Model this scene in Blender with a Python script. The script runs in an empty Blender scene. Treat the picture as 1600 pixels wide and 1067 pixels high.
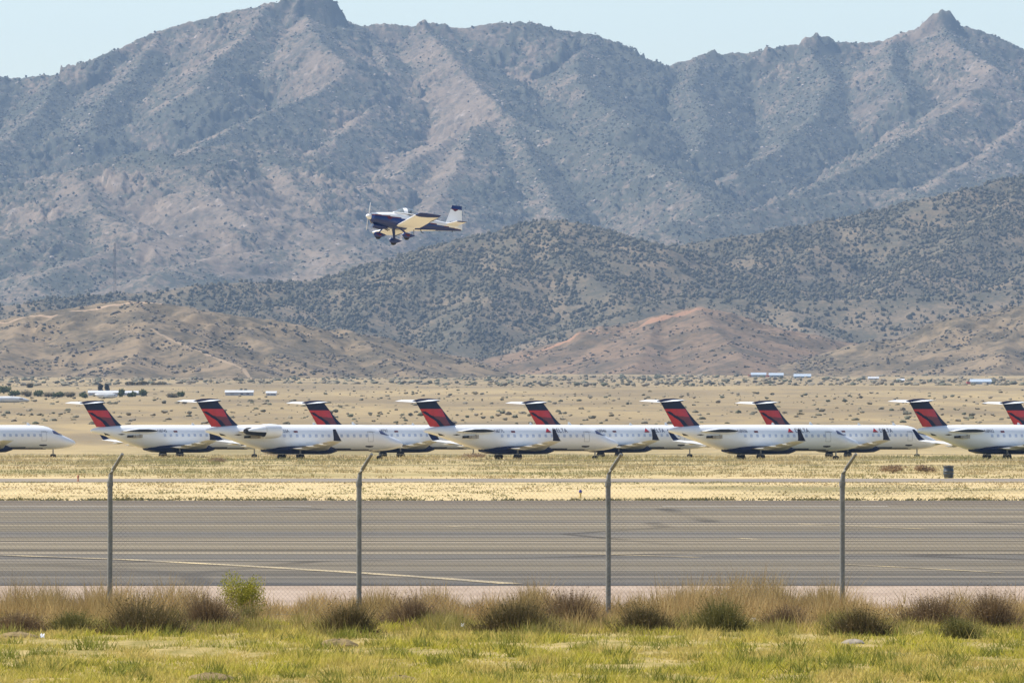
import bpy, math, random
import numpy as np
from mathutils import Vector, Matrix
random.seed(7); rng = np.random.default_rng(11)
S = bpy.context.scene; C = S.collection
R = math.radians

# ------------------------------------------------------------------ camera, sky, sun, exposure
FPX, CAMH, TILT = 14350.0, 3.1, 136.5/14350.0      # focal length in photo pixels, eye height, upward tilt
cam = bpy.data.cameras.new('camera'); co = bpy.data.objects.new('camera', cam); C.objects.link(co)
cam.sensor_fit = 'HORIZONTAL'; cam.sensor_width = 22.3; cam.lens = FPX*22.3/1600.0
cam.clip_start = 1.0; cam.clip_end = 60000
co.location = (0, 0, CAMH); co.rotation_euler = (math.pi/2 + TILT, 0, 0)
S.camera = co
SUN_EL, SUN_AZ = 54.0, -72.0       # azimuth from +Y (view direction), negative = to the left
sd = Vector((math.sin(R(SUN_AZ))*math.cos(R(SUN_EL)), math.cos(R(SUN_AZ))*math.cos(R(SUN_EL)), math.sin(R(SUN_EL))))
w = bpy.data.worlds.new('World'); S.world = w; w.use_nodes = True
wn = w.node_tree.nodes; wl = w.node_tree.links
bg = wn['Background']; sky = wn.new('ShaderNodeTexSky'); sky.sky_type = 'NISHITA'; sky.sun_disc = False
sky.sun_elevation = R(SUN_EL); sky.sun_rotation = R(SUN_AZ); sky.altitude = 1000; sky.air_density = 1.0; sky.dust_density = 1.6; sky.ozone_density = 1.2
wl.new(sky.outputs[0], bg.inputs[0]); bg.inputs[1].default_value = 0.128
sl = bpy.data.lights.new('sun', 'SUN'); sl.energy = 5.0; sl.angle = R(0.53); sl.color = (1.0, 0.95, 0.87)
so = bpy.data.objects.new('sun', sl); C.objects.link(so); so.rotation_euler = sd.to_track_quat('Z', 'Y').to_euler()
S.view_settings.view_transform = 'Standard'; S.view_settings.look = 'None'; S.view_settings.exposure = 0.48; S.view_settings.gamma = 1.0
S.render.engine = 'CYCLES'
S.cycles.use_denoising = True
S.cycles.max_bounces = 6; S.cycles.diffuse_bounces = 3; S.cycles.volume_bounces = 0; S.cycles.transparent_max_bounces = 12

# ------------------------------------------------------------------ helpers
def ray(px, py):
    dx = (px-800)/FPX; dy = (533.5-py)/FPX
    c, s = math.cos(TILT), math.sin(TILT)
    return Vector((dx, c - dy*s, s + dy*c))
def at(px, py, Y):                                    # the point of the place at distance Y seen there
    d = ray(px, py); k = Y/d.y
    return Vector((d.x*k, Y, CAMH + d.z*k))
def gz(Y):
    Y = np.asarray(Y, float)
    return 0.00824*np.maximum(0, Y-1060)*np.clip((Y-1060)/600, 0, 1)**0.35
def gpt(px, py):                                      # where a line of sight meets the ground
    d = ray(px, py); lo, hi = 60.0, 9000.0
    Ys = np.linspace(lo, hi, 9000); z = CAMH + d.z/d.y*Ys
    hit = np.nonzero(z <= gz(Ys))[0]
    Y = Ys[hit[0]] if len(hit) else hi
    return Vector((d.x/d.y*Y, Y, float(gz(Y))))

def props(o, label=None, cat=None, group=None, kind=None):
    if label: o['label'] = label
    if cat: o['category'] = cat
    if group: o['group'] = group
    if kind: o['kind'] = kind
    return o
def empty(name, loc=(0, 0, 0)):
    o = bpy.data.objects.new(name, None); C.objects.link(o); o.location = loc; o.empty_display_size = .2
    return o
class MB:
    def __init__(self): self.v = []; self.f = []; self.m = []
    def add(self, vs, fs, m=0):
        n = len(self.v); self.v += [tuple(p) for p in vs]
        for f in fs: self.f.append(tuple(i+n for i in f)); self.m.append(m)
        return self
    def box(self, c, s, m=0, rot=None):
        vs = [Vector((x*s[0]/2, y*s[1]/2, z*s[2]/2)) for x in (-1, 1) for y in (-1, 1) for z in (-1, 1)]
        if rot: vs = [rot @ v for v in vs]
        return self.add([v+Vector(c) for v in vs], [(0,1,3,2),(4,6,7,5),(0,4,5,1),(2,3,7,6),(0,2,6,4),(1,5,7,3)], m)
    def loft(self, rings, cap=True, m=0, closed=True):
        n = len(rings[0]); vs = [p for r in rings for p in r]; fs = []
        for i in range(len(rings)-1):
            for j in range(n if closed else n-1):
                k = (j+1) % n
                fs.append((i*n+j, i*n+k, (i+1)*n+k, (i+1)*n+j))
        if cap: fs.append(tuple(range(n))[::-1]); fs.append(tuple((len(rings)-1)*n+j for j in range(n)))
        return self.add(vs, fs, m)
    def tube(self, pts, r, n=8, m=0, cap=True):
        pts = [Vector(p) for p in pts]; rs = r if isinstance(r, (list, tuple)) else [r]*len(pts); rings = []
        for i, p in enumerate(pts):
            t = (pts[min(i+1, len(pts)-1)] - pts[max(i-1, 0)]).normalized()
            a = t.cross(Vector((0, 0, 1)) if abs(t.z) < .9 else Vector((1, 0, 0))).normalized(); b = t.cross(a)
            rings.append([p + rs[i]*(math.cos(2*math.pi*k/n)*a + math.sin(2*math.pi*k/n)*b) for k in range(n)])
        return self.loft(rings, cap, m)
    def build(self, name, mats, parent=None, smooth=True, paint=None, loc=None, auto=None):
        me = bpy.data.meshes.new(name); me.from_pydata(self.v, [], self.f)
        mats = mats if isinstance(mats, (list, tuple)) else [mats]
        for m in mats: me.materials.append(m)
        for p, mi in zip(me.polygons, self.m):
            p.material_index = paint(p.center) if paint else mi
            p.use_smooth = smooth
        me.validate(); me.update()
        import bmesh
        bm = bmesh.new(); bm.from_mesh(me); bmesh.ops.recalc_face_normals(bm, faces=bm.faces); bm.to_mesh(me); bm.free()
        if smooth:
            try: me.set_sharp_from_angle(angle=R(auto or 40))
            except Exception: pass
        o = bpy.data.objects.new(name, me); C.objects.link(o)
        if parent: o.parent = parent
        if loc is not None: o.location = loc
        return o
def npobj(name, V, F, mat, smooth=False, parent=None):   # V (n,3), F (m,k)
    me = bpy.data.meshes.new(name); V = np.ascontiguousarray(V, np.float32); F = np.ascontiguousarray(F, np.int32)
    k = F.shape[1]
    me.vertices.add(len(V)); me.vertices.foreach_set('co', V.ravel())
    me.loops.add(F.size); me.loops.foreach_set('vertex_index', F.ravel())
    me.polygons.add(len(F)); me.polygons.foreach_set('loop_start', np.arange(0, F.size, k, dtype=np.int32))
    me.polygons.foreach_set('use_smooth', np.full(len(F), smooth, bool))
    me.update(calc_edges=True); me.materials.append(mat)
    o = bpy.data.objects.new(name, me); C.objects.link(o)
    if parent: o.parent = parent
    return o
def link_mesh(name, me, loc=(0, 0, 0), rz=0, sc=(1, 1, 1)):
    o = bpy.data.objects.new(name, me); C.objects.link(o); o.location = loc; o.rotation_euler = (0, 0, rz); o.scale = sc
    return o

# ---- noise
_P = np.random.default_rng(3).permutation(512)
def _h(i, j): return _P[(_P[i % 512] + j) % 512]
def perlin(x, y):
    x = np.asarray(x, float); y = np.asarray(y, float)
    xi = np.floor(x).astype(int); yi = np.floor(y).astype(int); xf = x-xi; yf = y-yi
    u = xf*xf*xf*(xf*(xf*6-15)+10); v = yf*yf*yf*(yf*(yf*6-15)+10)
    def g(i, j, dx, dy):
        a = _h(i, j)*(2*np.pi/512)*7.0
        return np.cos(a)*dx + np.sin(a)*dy
    return ((g(xi, yi, xf, yf)*(1-u)+g(xi+1, yi, xf-1, yf)*u)*(1-v) + (g(xi, yi+1, xf, yf-1)*(1-u)+g(xi+1, yi+1, xf-1, yf-1)*u)*v)*1.5
def fbm(x, y, o=4, ridged=False):
    s = 0; a = 1.0; t = 0; f = 1.0
    for k in range(o):
        n = perlin(x*f+17.3*k, y*f-9.1*k)
        if ridged: n = 1-2*np.abs(n)
        s = s + a*n; t += a; a *= .5; f *= 2.03
    return s/t
def sstep(a, b, x):
    t = np.clip((x-a)/(b-a), 0, 1); return t*t*(3-2*t)

# ---- materials
class NT:
    def __init__(self, name):
        self.m = bpy.data.materials.new(name); self.m.use_nodes = True; self.t = self.m.node_tree; self.n = self.t.nodes
        self.b = self.n['Principled BSDF']; self.pos = None
    def new(self, k, **kw):
        x = self.n.new(k)
        for a, b in kw.items(): setattr(x, a, b)
        return x
    def link(self, a, b): self.t.links.new(a, b)
    def put(self, a, sock):
        if isinstance(a, bpy.types.NodeSocket): self.link(a, sock)
        else: sock.default_value = a
    def coord(self, scale=(1, 1, 1), obj=False):
        c = self.new('ShaderNodeTexCoord').outputs['Object'] if obj else self.new('ShaderNodeNewGeometry').outputs['Position']
        mp = self.new('ShaderNodeMapping'); mp.inputs['Scale'].default_value = scale; self.link(c, mp.inputs[0]); return mp.outputs[0]
    def noise(self, scale=(1, 1, 1), detail=4, rough=.55, obj=False, dist=0):
        x = self.new('ShaderNodeTexNoise'); x.inputs['Scale'].default_value = 1.0; x.inputs['Detail'].default_value = detail
        x.inputs['Roughness'].default_value = rough; x.inputs['Distortion'].default_value = dist
        self.link(self.coord(scale, obj), x.inputs['Vector']); return x.outputs[0]
    def ramp(self, f, lo, hi):
        x = self.new('ShaderNodeMapRange'); x.inputs[1].default_value = lo; x.inputs[2].default_value = hi; x.clamp = True
        self.link(f, x.inputs[0]); return x.outputs[0]
    def mix(self, f, a, b):
        x = self.new('ShaderNodeMix'); x.data_type = 'RGBA'
        self.put(f, x.inputs[0])
        for s, i in ((a, 6), (b, 7)): self.put(s if isinstance(s, bpy.types.NodeSocket) else (*s, 1), x.inputs[i])
        return x.outputs[2]
    def math(self, op, a, b=0.0):
        x = self.new('ShaderNodeMath', operation=op); self.put(a, x.inputs[0]); self.put(b, x.inputs[1]); return x.outputs[0]
    def col(self, c, rough=.8, spec=.3):
        self.put(c if isinstance(c, bpy.types.NodeSocket) else (*c, 1), self.b.inputs['Base Color'])
        self.b.inputs['Roughness'].default_value = rough; self.b.inputs['Specular IOR Level'].default_value = spec
        return self
    def bump(self, h, strength=.3, dist=.1):
        x = self.new('ShaderNodeBump'); x.inputs['Strength'].default_value = strength; x.inputs['Distance'].default_value = dist
        self.link(h, x.inputs['Height']); self.link(x.outputs[0], self.b.inputs['Normal']); return self
def simple(name, c, rough=.5, spec=.4, metal=0, var=0.0, sc=3.0):
    t = NT(name)
    if var:
        n = t.noise((sc, sc, sc), 5, .6, True)
        t.col(t.mix(t.ramp(n, .3, .7), tuple(k*(1-var) for k in c), tuple(min(1, k*(1+var*.5)) for k in c)), rough, spec)
    else: t.col(c, rough, spec)
    t.b.inputs['Metallic'].default_value = metal
    return t.m
def leafy(name, cols, trans=.25, pn=None):                 # each blade or leaf takes its own tone
    t = NT(name); g = t.new('ShaderNodeNewGeometry'); r = g.outputs['Random Per Island']
    cr = t.new('ShaderNodeValToRGB'); t.link(r, cr.inputs[0]); el = cr.color_ramp.elements
    for i, c in enumerate(cols):
        e = el[i] if i < 2 else el.new(.5)
        e.color = (*c, 1)
    for i, e in enumerate(sorted(el, key=lambda e: 0)): pass
    for i in range(len(cols)): cr.color_ramp.elements[i].position = i/(len(cols)-1)
    out = cr.outputs[0]
    if pn:
        n = t.noise(pn[0], 3, .6); out = t.mix(t.ramp(n, .42, .6), out, t.mix(.65, out, pn[1]))
    t.col(out, .8, .15)
    if trans:
        tr = t.new('ShaderNodeBsdfTranslucent'); t.link(out, tr.inputs[0]); mx = t.new('ShaderNodeMixShader'); mx.inputs[0].default_value = trans
        t.link(t.b.outputs[0], mx.inputs[1]); t.link(tr.outputs[0], mx.inputs[2]); t.link(mx.outputs[0], t.n['Material Output'].inputs[0])
    return t.m

# ------------------------------------------------------------------ the setting: ground, pavements, hills
def ground_material():
    t = NT('dry_ground')
    y = t.new('ShaderNodeSeparateXYZ'); t.link(t.new('ShaderNodeNewGeometry').outputs['Position'], y.inputs[0]); Y = y.outputs[1]
    nb = t.noise((.02, .006, .02), 5, .6); nm = t.noise((.25, .06, .25), 5, .65); nf = t.noise((2.5, .5, 2.5), 4, .6)
    straw = t.mix(t.ramp(nm, .35, .65), (.46, .35, .17), (.62, .48, .25))
    olive = t.mix(t.ramp(nf, .3, .7), (.16, .15, .055), (.30, .23, .10))
    near = t.mix(t.ramp(nb, .5, .62), straw, olive)
    near = t.mix(t.math('MULTIPLY', t.ramp(nm, .5, .72), .55), near, (.24, .17, .09))
    near = t.mix(t.math('MULTIPLY', t.ramp(Y, 575, 640), t.ramp(nm, .3, .6)), near, t.mix(t.ramp(nb, .35, .65), (.36, .27, .13), (.25, .21, .085)))
    plain = t.mix(t.ramp(t.noise((.012, .003, .01), 6, .65), .38, .62), (.34, .255, .13), (.205, .155, .088))
    plain = t.mix(t.math('MULTIPLY', t.ramp(t.noise((.12, .02, .1), 5, .7), .47, .66), .65), plain, (.17, .14, .095))
    fore = t.mix(t.ramp(nf, .35, .65), (.22, .18, .05), (.40, .30, .12))
    c = t.mix(t.ramp(Y, 1000, 1300), near, plain)
    c = t.mix(t.ramp(Y, 150, 158), fore, c)
    t.col(c, .95, .1).bump(nf, .5, .05)
    return t.m
U = np.linspace(-.6, .6, 121); YS = np.concatenate([np.linspace(-300, 90, 20), np.linspace(95, 1050, 60), np.linspace(1060, 5000, 160), np.linspace(5050, 13500, 60)])
xx = np.outer(np.maximum(np.abs(YS), 500)+600, U); yy = np.repeat(YS[:, None], len(U), 1)
fade = sstep(1150, 1800, yy)
zz = gz(yy) + fade*fbm(xx/180, yy/420, 3)*np.clip((yy-1060)/1200, 0, 1)*1.4
zz = zz + sstep(165, 140, yy)*0.10*fbm(xx/3, yy/5, 3)*sstep(60, 100, yy)
def grid_faces(nr, nc):
    i = np.arange(nr-1)[:, None]*nc + np.arange(nc-1)[None, :]
    return np.stack([i, i+1, i+nc+1, i+nc], -1).reshape(-1, 4)
props(npobj('ground', np.stack([xx, yy, zz], -1).reshape(-1, 3), grid_faces(*xx.shape), ground_material(), True), kind='structure')

def sheet(name, pts, z, mat):
    o = MB().add([(x, y, z) for x, y in pts], [tuple(range(len(pts)))]).build(name, mat, smooth=False)
    return props(o, kind='structure')
def asphalt():
    t = NT('worn_asphalt')
    s1 = t.noise((.004, .13, 1), 5, .65); s2 = t.noise((.005, .33, 1), 4, .7); s3 = t.noise((1.5, .8, 1), 5, .7); s0 = t.noise((.002, .035, 1), 2, .5)
    c = t.mix(t.ramp(s1, .40, .60), (.105, .088, .062), (.215, .18, .122))
    c = t.mix(t.math('MULTIPLY', t.ramp(s2, .52, .60), .75), c, (.37, .305, .22))
    c = t.mix(t.math('MULTIPLY', t.ramp(s2, .47, .39), .8), c, (.055, .047, .038))
    c = t.mix(t.math('MULTIPLY', t.ramp(s0, .52, .60), .45), c, (.085, .09, .10))
    c = t.mix(t.math('MULTIPLY', t.ramp(s3, .5, .75), .3), c, (.10, .09, .08))
    vo = t.new('ShaderNodeTexVoronoi', feature='DISTANCE_TO_EDGE'); vo.inputs['Scale'].default_value = 1.0; vo.inputs['Randomness'].default_value = .9; t.link(t.coord((.045, .022, 1)), vo.inputs['Vector'])
    c = t.mix(t.math('MULTIPLY', t.ramp(vo.outputs['Distance'], .016, .005), t.math('MULTIPLY', t.ramp(s0, .40, .56), .6)), c, (.035, .03, .026))
    pt_ = t.noise((.03, .05, 1), 1, .3); c = t.mix(t.math('MULTIPLY', t.ramp(pt_, .63, .645), .2), c, (.095, .085, .068))
    y = t.new('ShaderNodeSeparateXYZ'); t.link(t.new('ShaderNodeNewGeometry').outputs['Position'], y.inputs[0])
    c = t.mix(t.math('MULTIPLY', t.ramp(y.outputs[1], 214, 196), .5), c, (.085, .08, .074))
    c = t.mix(t.math('MULTIPLY', t.ramp(y.outputs[1], 371, 373), .7), c, (.13, .105, .08))
    t.col(c, .95, .05).bump(s3, .2, .01); return t.m
ASPH = asphalt()
sheet('runway', [(-220, 181.5), (220, 181.5), (220, 397), (-220, 397)], .012, ASPH)
t = NT('pale_gravel'); n = t.noise((.8, .25, 1), 5, .7)
t.col(t.mix(t.ramp(n, .3, .7), (.29, .215, .155), (.42, .325, .245)), .95, .1)
sheet('gravel_shoulder', [(-120, 158.5), (120, 158.5), (120, 181.4), (-120, 181.4)], .006, t.m)
t = NT('old_taxiway'); n = t.noise((.05, .3, 1), 5, .7)
t.col(t.mix(t.ramp(n, .42, .62), (.15, .13, .12), (.32, .26, .17)), .9, .2)
sheet('taxiway', [(-300, 538), (300, 538), (300, 572), (-300, 572)], .012, t.m)
t = NT('faded_line_paint'); n = t.noise((.4, .3, 1), 5, .75)
t.col(t.mix(t.ramp(n, .40, .66), (.22, .18, .12), (.60, .46, .24)), .7, .3); YEL = t.m
t = NT('worn_white_paint'); n = t.noise((.12, .3, 1), 5, .75)
t.col(t.mix(t.ramp(n, .42, .6), (.19, .165, .14), (.42, .37, .29)), .7, .3); WHT = t.m
def stripe(pts, wd, mat):
    mb = MB(); L = []; Rr = []
    for i, p in enumerate(pts):
        a = pts[max(0, i-1)]; b = pts[min(len(pts)-1, i+1)]; d = Vector((b[0]-a[0], b[1]-a[1])).normalized(); nn = Vector((-d.y, d.x))*wd/2
        L.append((p[0]+nn.x, p[1]+nn.y, .022)); Rr.append((p[0]-nn.x, p[1]-nn.y, .022))
    mb.loft([[a, b] for a, b in zip(L, Rr)], False, 0, False)
    return props(mb.build('runway_marking', mat, smooth=False), kind='structure')
def g2(px, py): p = gpt(px, py); return (p.x, p.y)
stripe([g2(*p) for p in ((-500, 861), (-250, 863), (0, 868), (200, 876), (400, 886), (560, 896), (700, 906), (800, 914))], .5, YEL)
stripe([g2(*p) for p in ((905, 866.5), (980, 868), (1090, 872))], .3, YEL)
stripe([g2(*p) for p in ((1322, 883.5), (1430, 889), (1565, 896))], .2, YEL)
stripe([g2(*p) for p in ((1240, 819), (1330, 822.5), (1445, 827))], .3, YEL)
stripe([g2(*p) for p in ((1152, 842), (1186, 844))], .35, YEL)
stripe([g2(*p) for p in ((700, 823), (745, 825))], .35, YEL)
stripe([(-90, 366), (-8, 366)], 2.2, WHT); stripe([(6, 366), (15, 366)], 2.2, WHT)

# ---- hills from ridge skeletons
def pl(lst, slope):
    out = []; P = []
    D = None
    for q in lst:
        if len(q) > 2: D = q[2]
        P.append((*q[:2], D))
    Ds = [p[2] for p in P]
    W = [tuple(at(*p)) for p in P]
    for a, b in zip(W[:-1], W[1:]): out.append((*a, *b, slope))
    return out
def tents(x, Y, segs, ease=600., conc=.3):
    best = np.full(x.shape, -1e9); dist = np.full(x.shape, 1e9)
    for (x1, y1, z1, x2, y2, z2, s) in segs:
        dx, dy = x2-x1, y2-y1; L2 = dx*dx+dy*dy+1e-9
        tt = np.clip(((x-x1)*dx+(Y-y1)*dy)/L2, 0, 1); d = np.hypot(x-x1-tt*dx, Y-y1-tt*dy)
        h = z1+tt*(z2-z1) - s*d*(1-conc*np.clip(d/ease, 0, 1))
        m = h > best; best = np.where(m, h, best); dist = np.where(m, d, dist)
    return best, dist
MAIN = (pl([(-420, 190, 10700), (-250, 150), (-100, 138), (0, 124, 10900), (90, 118), (150, 90), (250, 50, 11000), (350, 22), (420, 7), (470, 6), (530, 36), (565, 42, 11100), (600, 38), (645, 43), (690, 40), (720, 47), (770, 38), (830, 36), (880, 50, 11200), (930, 55), (975, 80), (1010, 97), (1045, 105, 11300), (1085, 90), (1110, 84), (1150, 84), (1200, 78), (1250, 71), (1300, 68), (1350, 69), (1372, 67), (1400, 56), (1432, 44), (1470, 38, 11300), (1510, 44), (1560, 62), (1600, 82), (1700, 112), (1850, 130)], .62)
  + pl([(424, 6, 10985), (445, -8), (485, -20), (512, -16), (524, 0), (536, 20)], 2.0) + pl([(470, -10, 10985), (455, 30, 10940), (465, 70, 10900)], 1.3)
  + pl([(1440, 34, 11285), (1452, 23), (1470, 16), (1482, 20)], 1.5) + pl([(1258, 58, 11285), (1275, 56), (1300, 62)], 1.6)
  + pl([(655, 32, 11085), (662, 28)], 1.9) + pl([(688, 37, 11085), (694, 36)], 1.6) + pl([(962, 64, 11185), (970, 66)], 2.0) + pl([(1108, 81, 11285), (1118, 80)], 1.2) + pl([(1195, 73, 11285), (1203, 72)], 1.6)
  + pl([(664, 46, 11080), (690, 72, 10900), (730, 120, 10650), (775, 168, 10400), (800, 186, 10300)], .6)
  + pl([(800, 186, 10300), (850, 205, 10200), (940, 222, 10050), (1030, 262, 9800), (1100, 312, 9500), (1140, 350, 9300)], .52)
  + pl([(800, 186, 10300), (820, 235, 10050), (850, 290, 9800), (885, 340, 9500)], .5)
  + pl([(790, 182, 10350), (715, 212, 10150), (650, 250, 9900), (590, 305, 9600), (520, 360, 9300), (430, 405, 9000)], .5)
  + pl([(740, 200, 10200), (720, 255, 9850), (690, 310, 9500), (640, 370, 9200), (560, 420, 8900)], .5)
  + pl([(478, 26, 10960), (500, 64, 10700), (545, 110, 10550), (500, 145, 10400), (440, 170, 10250), (360, 205, 10000), (280, 250, 9700)], .6)
  + pl([(420, 6, 11000), (385, 60, 10800), (330, 105, 10600), (310, 140, 10450)], .6)
  + pl([(250, 52, 11000), (215, 110, 10800), (170, 150, 10600), (140, 200, 10300)], .6)
  + pl([(90, 120, 10900), (70, 170, 10600), (20, 215, 10300), (-40, 260, 10000)], .6)
  + pl([(560, 42, 11100), (600, 90, 10850), (610, 140, 10600), (560, 190, 10300), (500, 240, 10000), (450, 300, 9700)], .58)
  + pl([(-80, 350, 9100), (0, 318, 9200), (60, 292), (120, 270, 9250), (190, 246, 9300), (235, 236), (270, 250, 9250), (330, 232, 9500), (400, 226, 9600)], .42)
  + pl([(235, 236, 9300), (300, 280, 9150), (345, 318, 9000), (400, 360, 8800)], .42)
  + pl([(120, 270, 9250), (150, 330, 9000), (170, 345, 8900)], .4)
  + pl([(400, 226, 9600), (430, 262, 9450), (470, 300, 9300)], .42)
  + pl([(-60, 395, 8700), (60, 350, 8800), (130, 338, 8850), (200, 352, 8800)], .4)
  + pl([(50, 440, 8300), (150, 398, 8450), (230, 380, 8500), (330, 362, 8600), (420, 352, 8700), (480, 358, 8700), (560, 390, 8600)], .36)
  + pl([(240, 430, 8200), (330, 405, 8350), (450, 385, 8450), (520, 398, 8400), (640, 402, 8400)], .34)
  + pl([(920, 55, 11200), (900, 110, 10900), (930, 160, 10600), (990, 195, 10300)], .6)
  + pl([(1100, 85, 11300), (1080, 140, 11000), (1110, 190, 10700), (1090, 240, 10300)], .6)
  + pl([(1262, 76, 11280), (1300, 132, 11000), (1270, 190, 10700), (1220, 235, 10400), (1150, 270, 10100)], .6)
  + pl([(1474, 44, 11270), (1500, 78, 11050), (1560, 110, 10900), (1500, 165, 10600), (1440, 205, 10300), (1370, 250, 10000), (1290, 285, 9700), (1200, 330, 9300)], .58)
  + pl([(1400, 56, 11300), (1390, 110, 11000), (1420, 150, 10800)], .6)
  + pl([(1620, 90, 11300), (1640, 160, 10900), (1590, 205, 10500), (1540, 245, 10200), (1460, 290, 9800)], .5)
  + pl([(1050, 350, 9000), (1130, 338, 9150), (1230, 318, 9300), (1330, 300, 9400), (1420, 296, 9400), (1500, 330, 9200)], .42))
def main_h(x, Y):
    wx = 9*fbm(x/90, Y/90, 3); wy = 14*fbm(x/90+40, Y/90, 3)
    h, d = tents(x+wx*.8, Y+wy, MAIN)
    k = sstep(0, 130, d)
    rel = np.clip((h-gz(Y)-20)/140, 0.12, 1)
    h = h + rel*(k*(24*fbm(x/170, Y/260, 3, True)-9) + (.2+.8*sstep(0, 60, d))*(10*fbm(x/50+3*fbm(x/90, Y/90, 2), Y/62, 5, True)-4) + (.45+.55*sstep(0, 45, d))*(5+9*sstep(.0, .45, fbm(x/80+50, Y/120, 3)))*fbm(x/15, Y/15, 4, True) + 2.5*fbm(x/6.5, Y/9, 3))
    return np.maximum(h, gz(Y)-6)
def gauss(px, py, cx, cy, sx, sy): return np.exp(-((px-cx)/sx)**2-((py-cy)/sy)**2)
def veg_shade(x, Y, h, sl_):            # scrub cover mixed with painted shade: right-facing slopes and flanks dark, lit spurs pale
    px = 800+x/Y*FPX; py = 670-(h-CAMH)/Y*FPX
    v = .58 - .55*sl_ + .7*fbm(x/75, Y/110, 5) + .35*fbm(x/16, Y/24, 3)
    v = v + .50*gauss(px, py, 1130, 190, 330, 130) + .45*gauss(px, py, 150, 190, 260, 90) + .3*gauss(px, py, 900, 260, 130, 110) + .25*gauss(px, py, 60, 400, 160, 45)  # painted shade over the right flank and the upper left
    v = v - .45*gauss(px, py, 1560, 180, 90, 90) - .35*gauss(px, py, 700, 190, 130, 110) - .50*gauss(px, py, 400, 350, 350, 95) - .25*gauss(px, py, 560, 110, 70, 70)  # lit faces and bare lower slopes kept pale
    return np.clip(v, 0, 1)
WOOD = (pl([(-150, 486, 6500), (0, 478), (60, 470), (200, 458, 6600), (300, 447), (420, 441, 6650), (520, 437, 6700), (580, 426), (640, 411), (700, 393), (760, 369, 6800), (812, 350), (850, 342, 6800), (900, 348), (950, 364, 6850), (1000, 386, 6950), (1060, 420, 6900)], .33)
  + pl([(960, 400, 7100), (1040, 386), (1120, 374), (1200, 363), (1300, 344, 7200), (1400, 321), (1500, 299), (1600, 276, 7300), (1750, 250), (1900, 240)], .36)
  + pl([(850, 342, 6800), (880, 395, 6680), (930, 440, 6580), (980, 475, 6480)], .34)
  + pl([(812, 350, 6800), (800, 410, 6650), (760, 470, 6500), (720, 520, 6380)], .34)
  + pl([(700, 393, 6740), (640, 450, 6600), (560, 490, 6480), (500, 515, 6380)], .33)
  + pl([(520, 437, 6700), (440, 475, 6550), (380, 500, 6430)], .33)
  + pl([(1300, 344, 7200), (1265, 400, 7000), (1190, 440, 6850), (1120, 470, 6700), (1010, 510, 6500)], .36)
  + pl([(1600, 276, 7300), (1545, 350, 7050), (1460, 410, 6850), (1380, 450, 6700)], .36)
  + pl([(1720, 258, 7300), (1680, 370, 7000), (1600, 430, 6800)], .36)
  + pl([(980, 490, 6350), (1060, 463, 6450), (1150, 466), (1220, 472), (1330, 469), (1450, 462, 6450), (1600, 452), (1750, 440)], .3)
  + pl([(1220, 472, 6450), (1260, 510, 6320), (1310, 545, 6200)], .3))
def wood_h(x, Y):
    h, d = tents(x+5*fbm(x/60, Y/60, 3), Y+8*fbm(x/60+9, Y/60, 3), WOOD)
    rel = np.clip((h-gz(Y)-5)/60, .1, 1)
    h = h + rel*(sstep(0, 90, d)*(9*fbm(x/110, Y/160, 3, True)-3) + 2.2*fbm(x/30, Y/40, 3))
    return np.maximum(h, gz(Y)-5)
BROWN = (pl([(-160, 540, 4600), (-60, 514), (0, 501), (80, 485), (155, 474), (205, 469, 4600), (260, 475), (350, 491, 4620), (430, 501), (500, 514, 4650), (560, 524), (600, 546), (640, 572), (700, 594)], .27)
  + pl([(205, 469, 4600), (225, 510, 4500), (215, 550, 4420), (170, 590, 4300)], .25)
  + pl([(225, 510, 4500), (290, 540, 4440), (380, 575, 4350)], .25)
  + pl([(350, 491, 4620), (400, 530, 4530), (480, 575, 4420)], .25)
  + pl([(40, 493, 4600), (20, 540, 4480), (-30, 580, 4360)], .25)
  + pl([(500, 514, 4650), (545, 516, 4640), (585, 545, 4560), (640, 585, 4450)], .28))
RED = (pl([(800, 566, 5200), (840, 553), (880, 543), (960, 520), (1030, 497), (1076, 481, 5200), (1100, 479), (1150, 497), (1200, 522), (1260, 552), (1320, 582)], .3)
  + pl([(1090, 480, 5200), (1120, 520, 5080), (1160, 560, 4950)], .28)
  + pl([(1030, 497, 5200), (1010, 540, 5060), (990, 575, 4930)], .28)
  + pl([(620, 556, 5600), (680, 552), (740, 560, 5550)], .3))
EAST = (pl([(1360, 600, 4950), (1420, 566, 5000), (1480, 521), (1540, 493), (1600, 475, 5000), (1700, 455), (1850, 470)], .28)
  + pl([(1560, 487, 5000), (1575, 530, 4900), (1560, 575, 4780)], .28))
def small_h(segs):
    def f(x, Y):
        h, d = tents(x+3*fbm(x/40, Y/40, 3), Y+5*fbm(x/40+9, Y/40, 3), segs, 400)
        rel = np.clip((h-gz(Y))/25, .05, 1)
        h = h + rel*(sstep(0, 70, d)*(8*fbm(x/60, Y/90, 4, True)-3) + (.3+.7*sstep(0, 30, d))*(3*fbm(x/20, Y/28, 4, True)-1) + 1.0*fbm(x/8, Y/10, 3))
        return np.maximum(h, gz(Y)-3)
    return f
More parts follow.
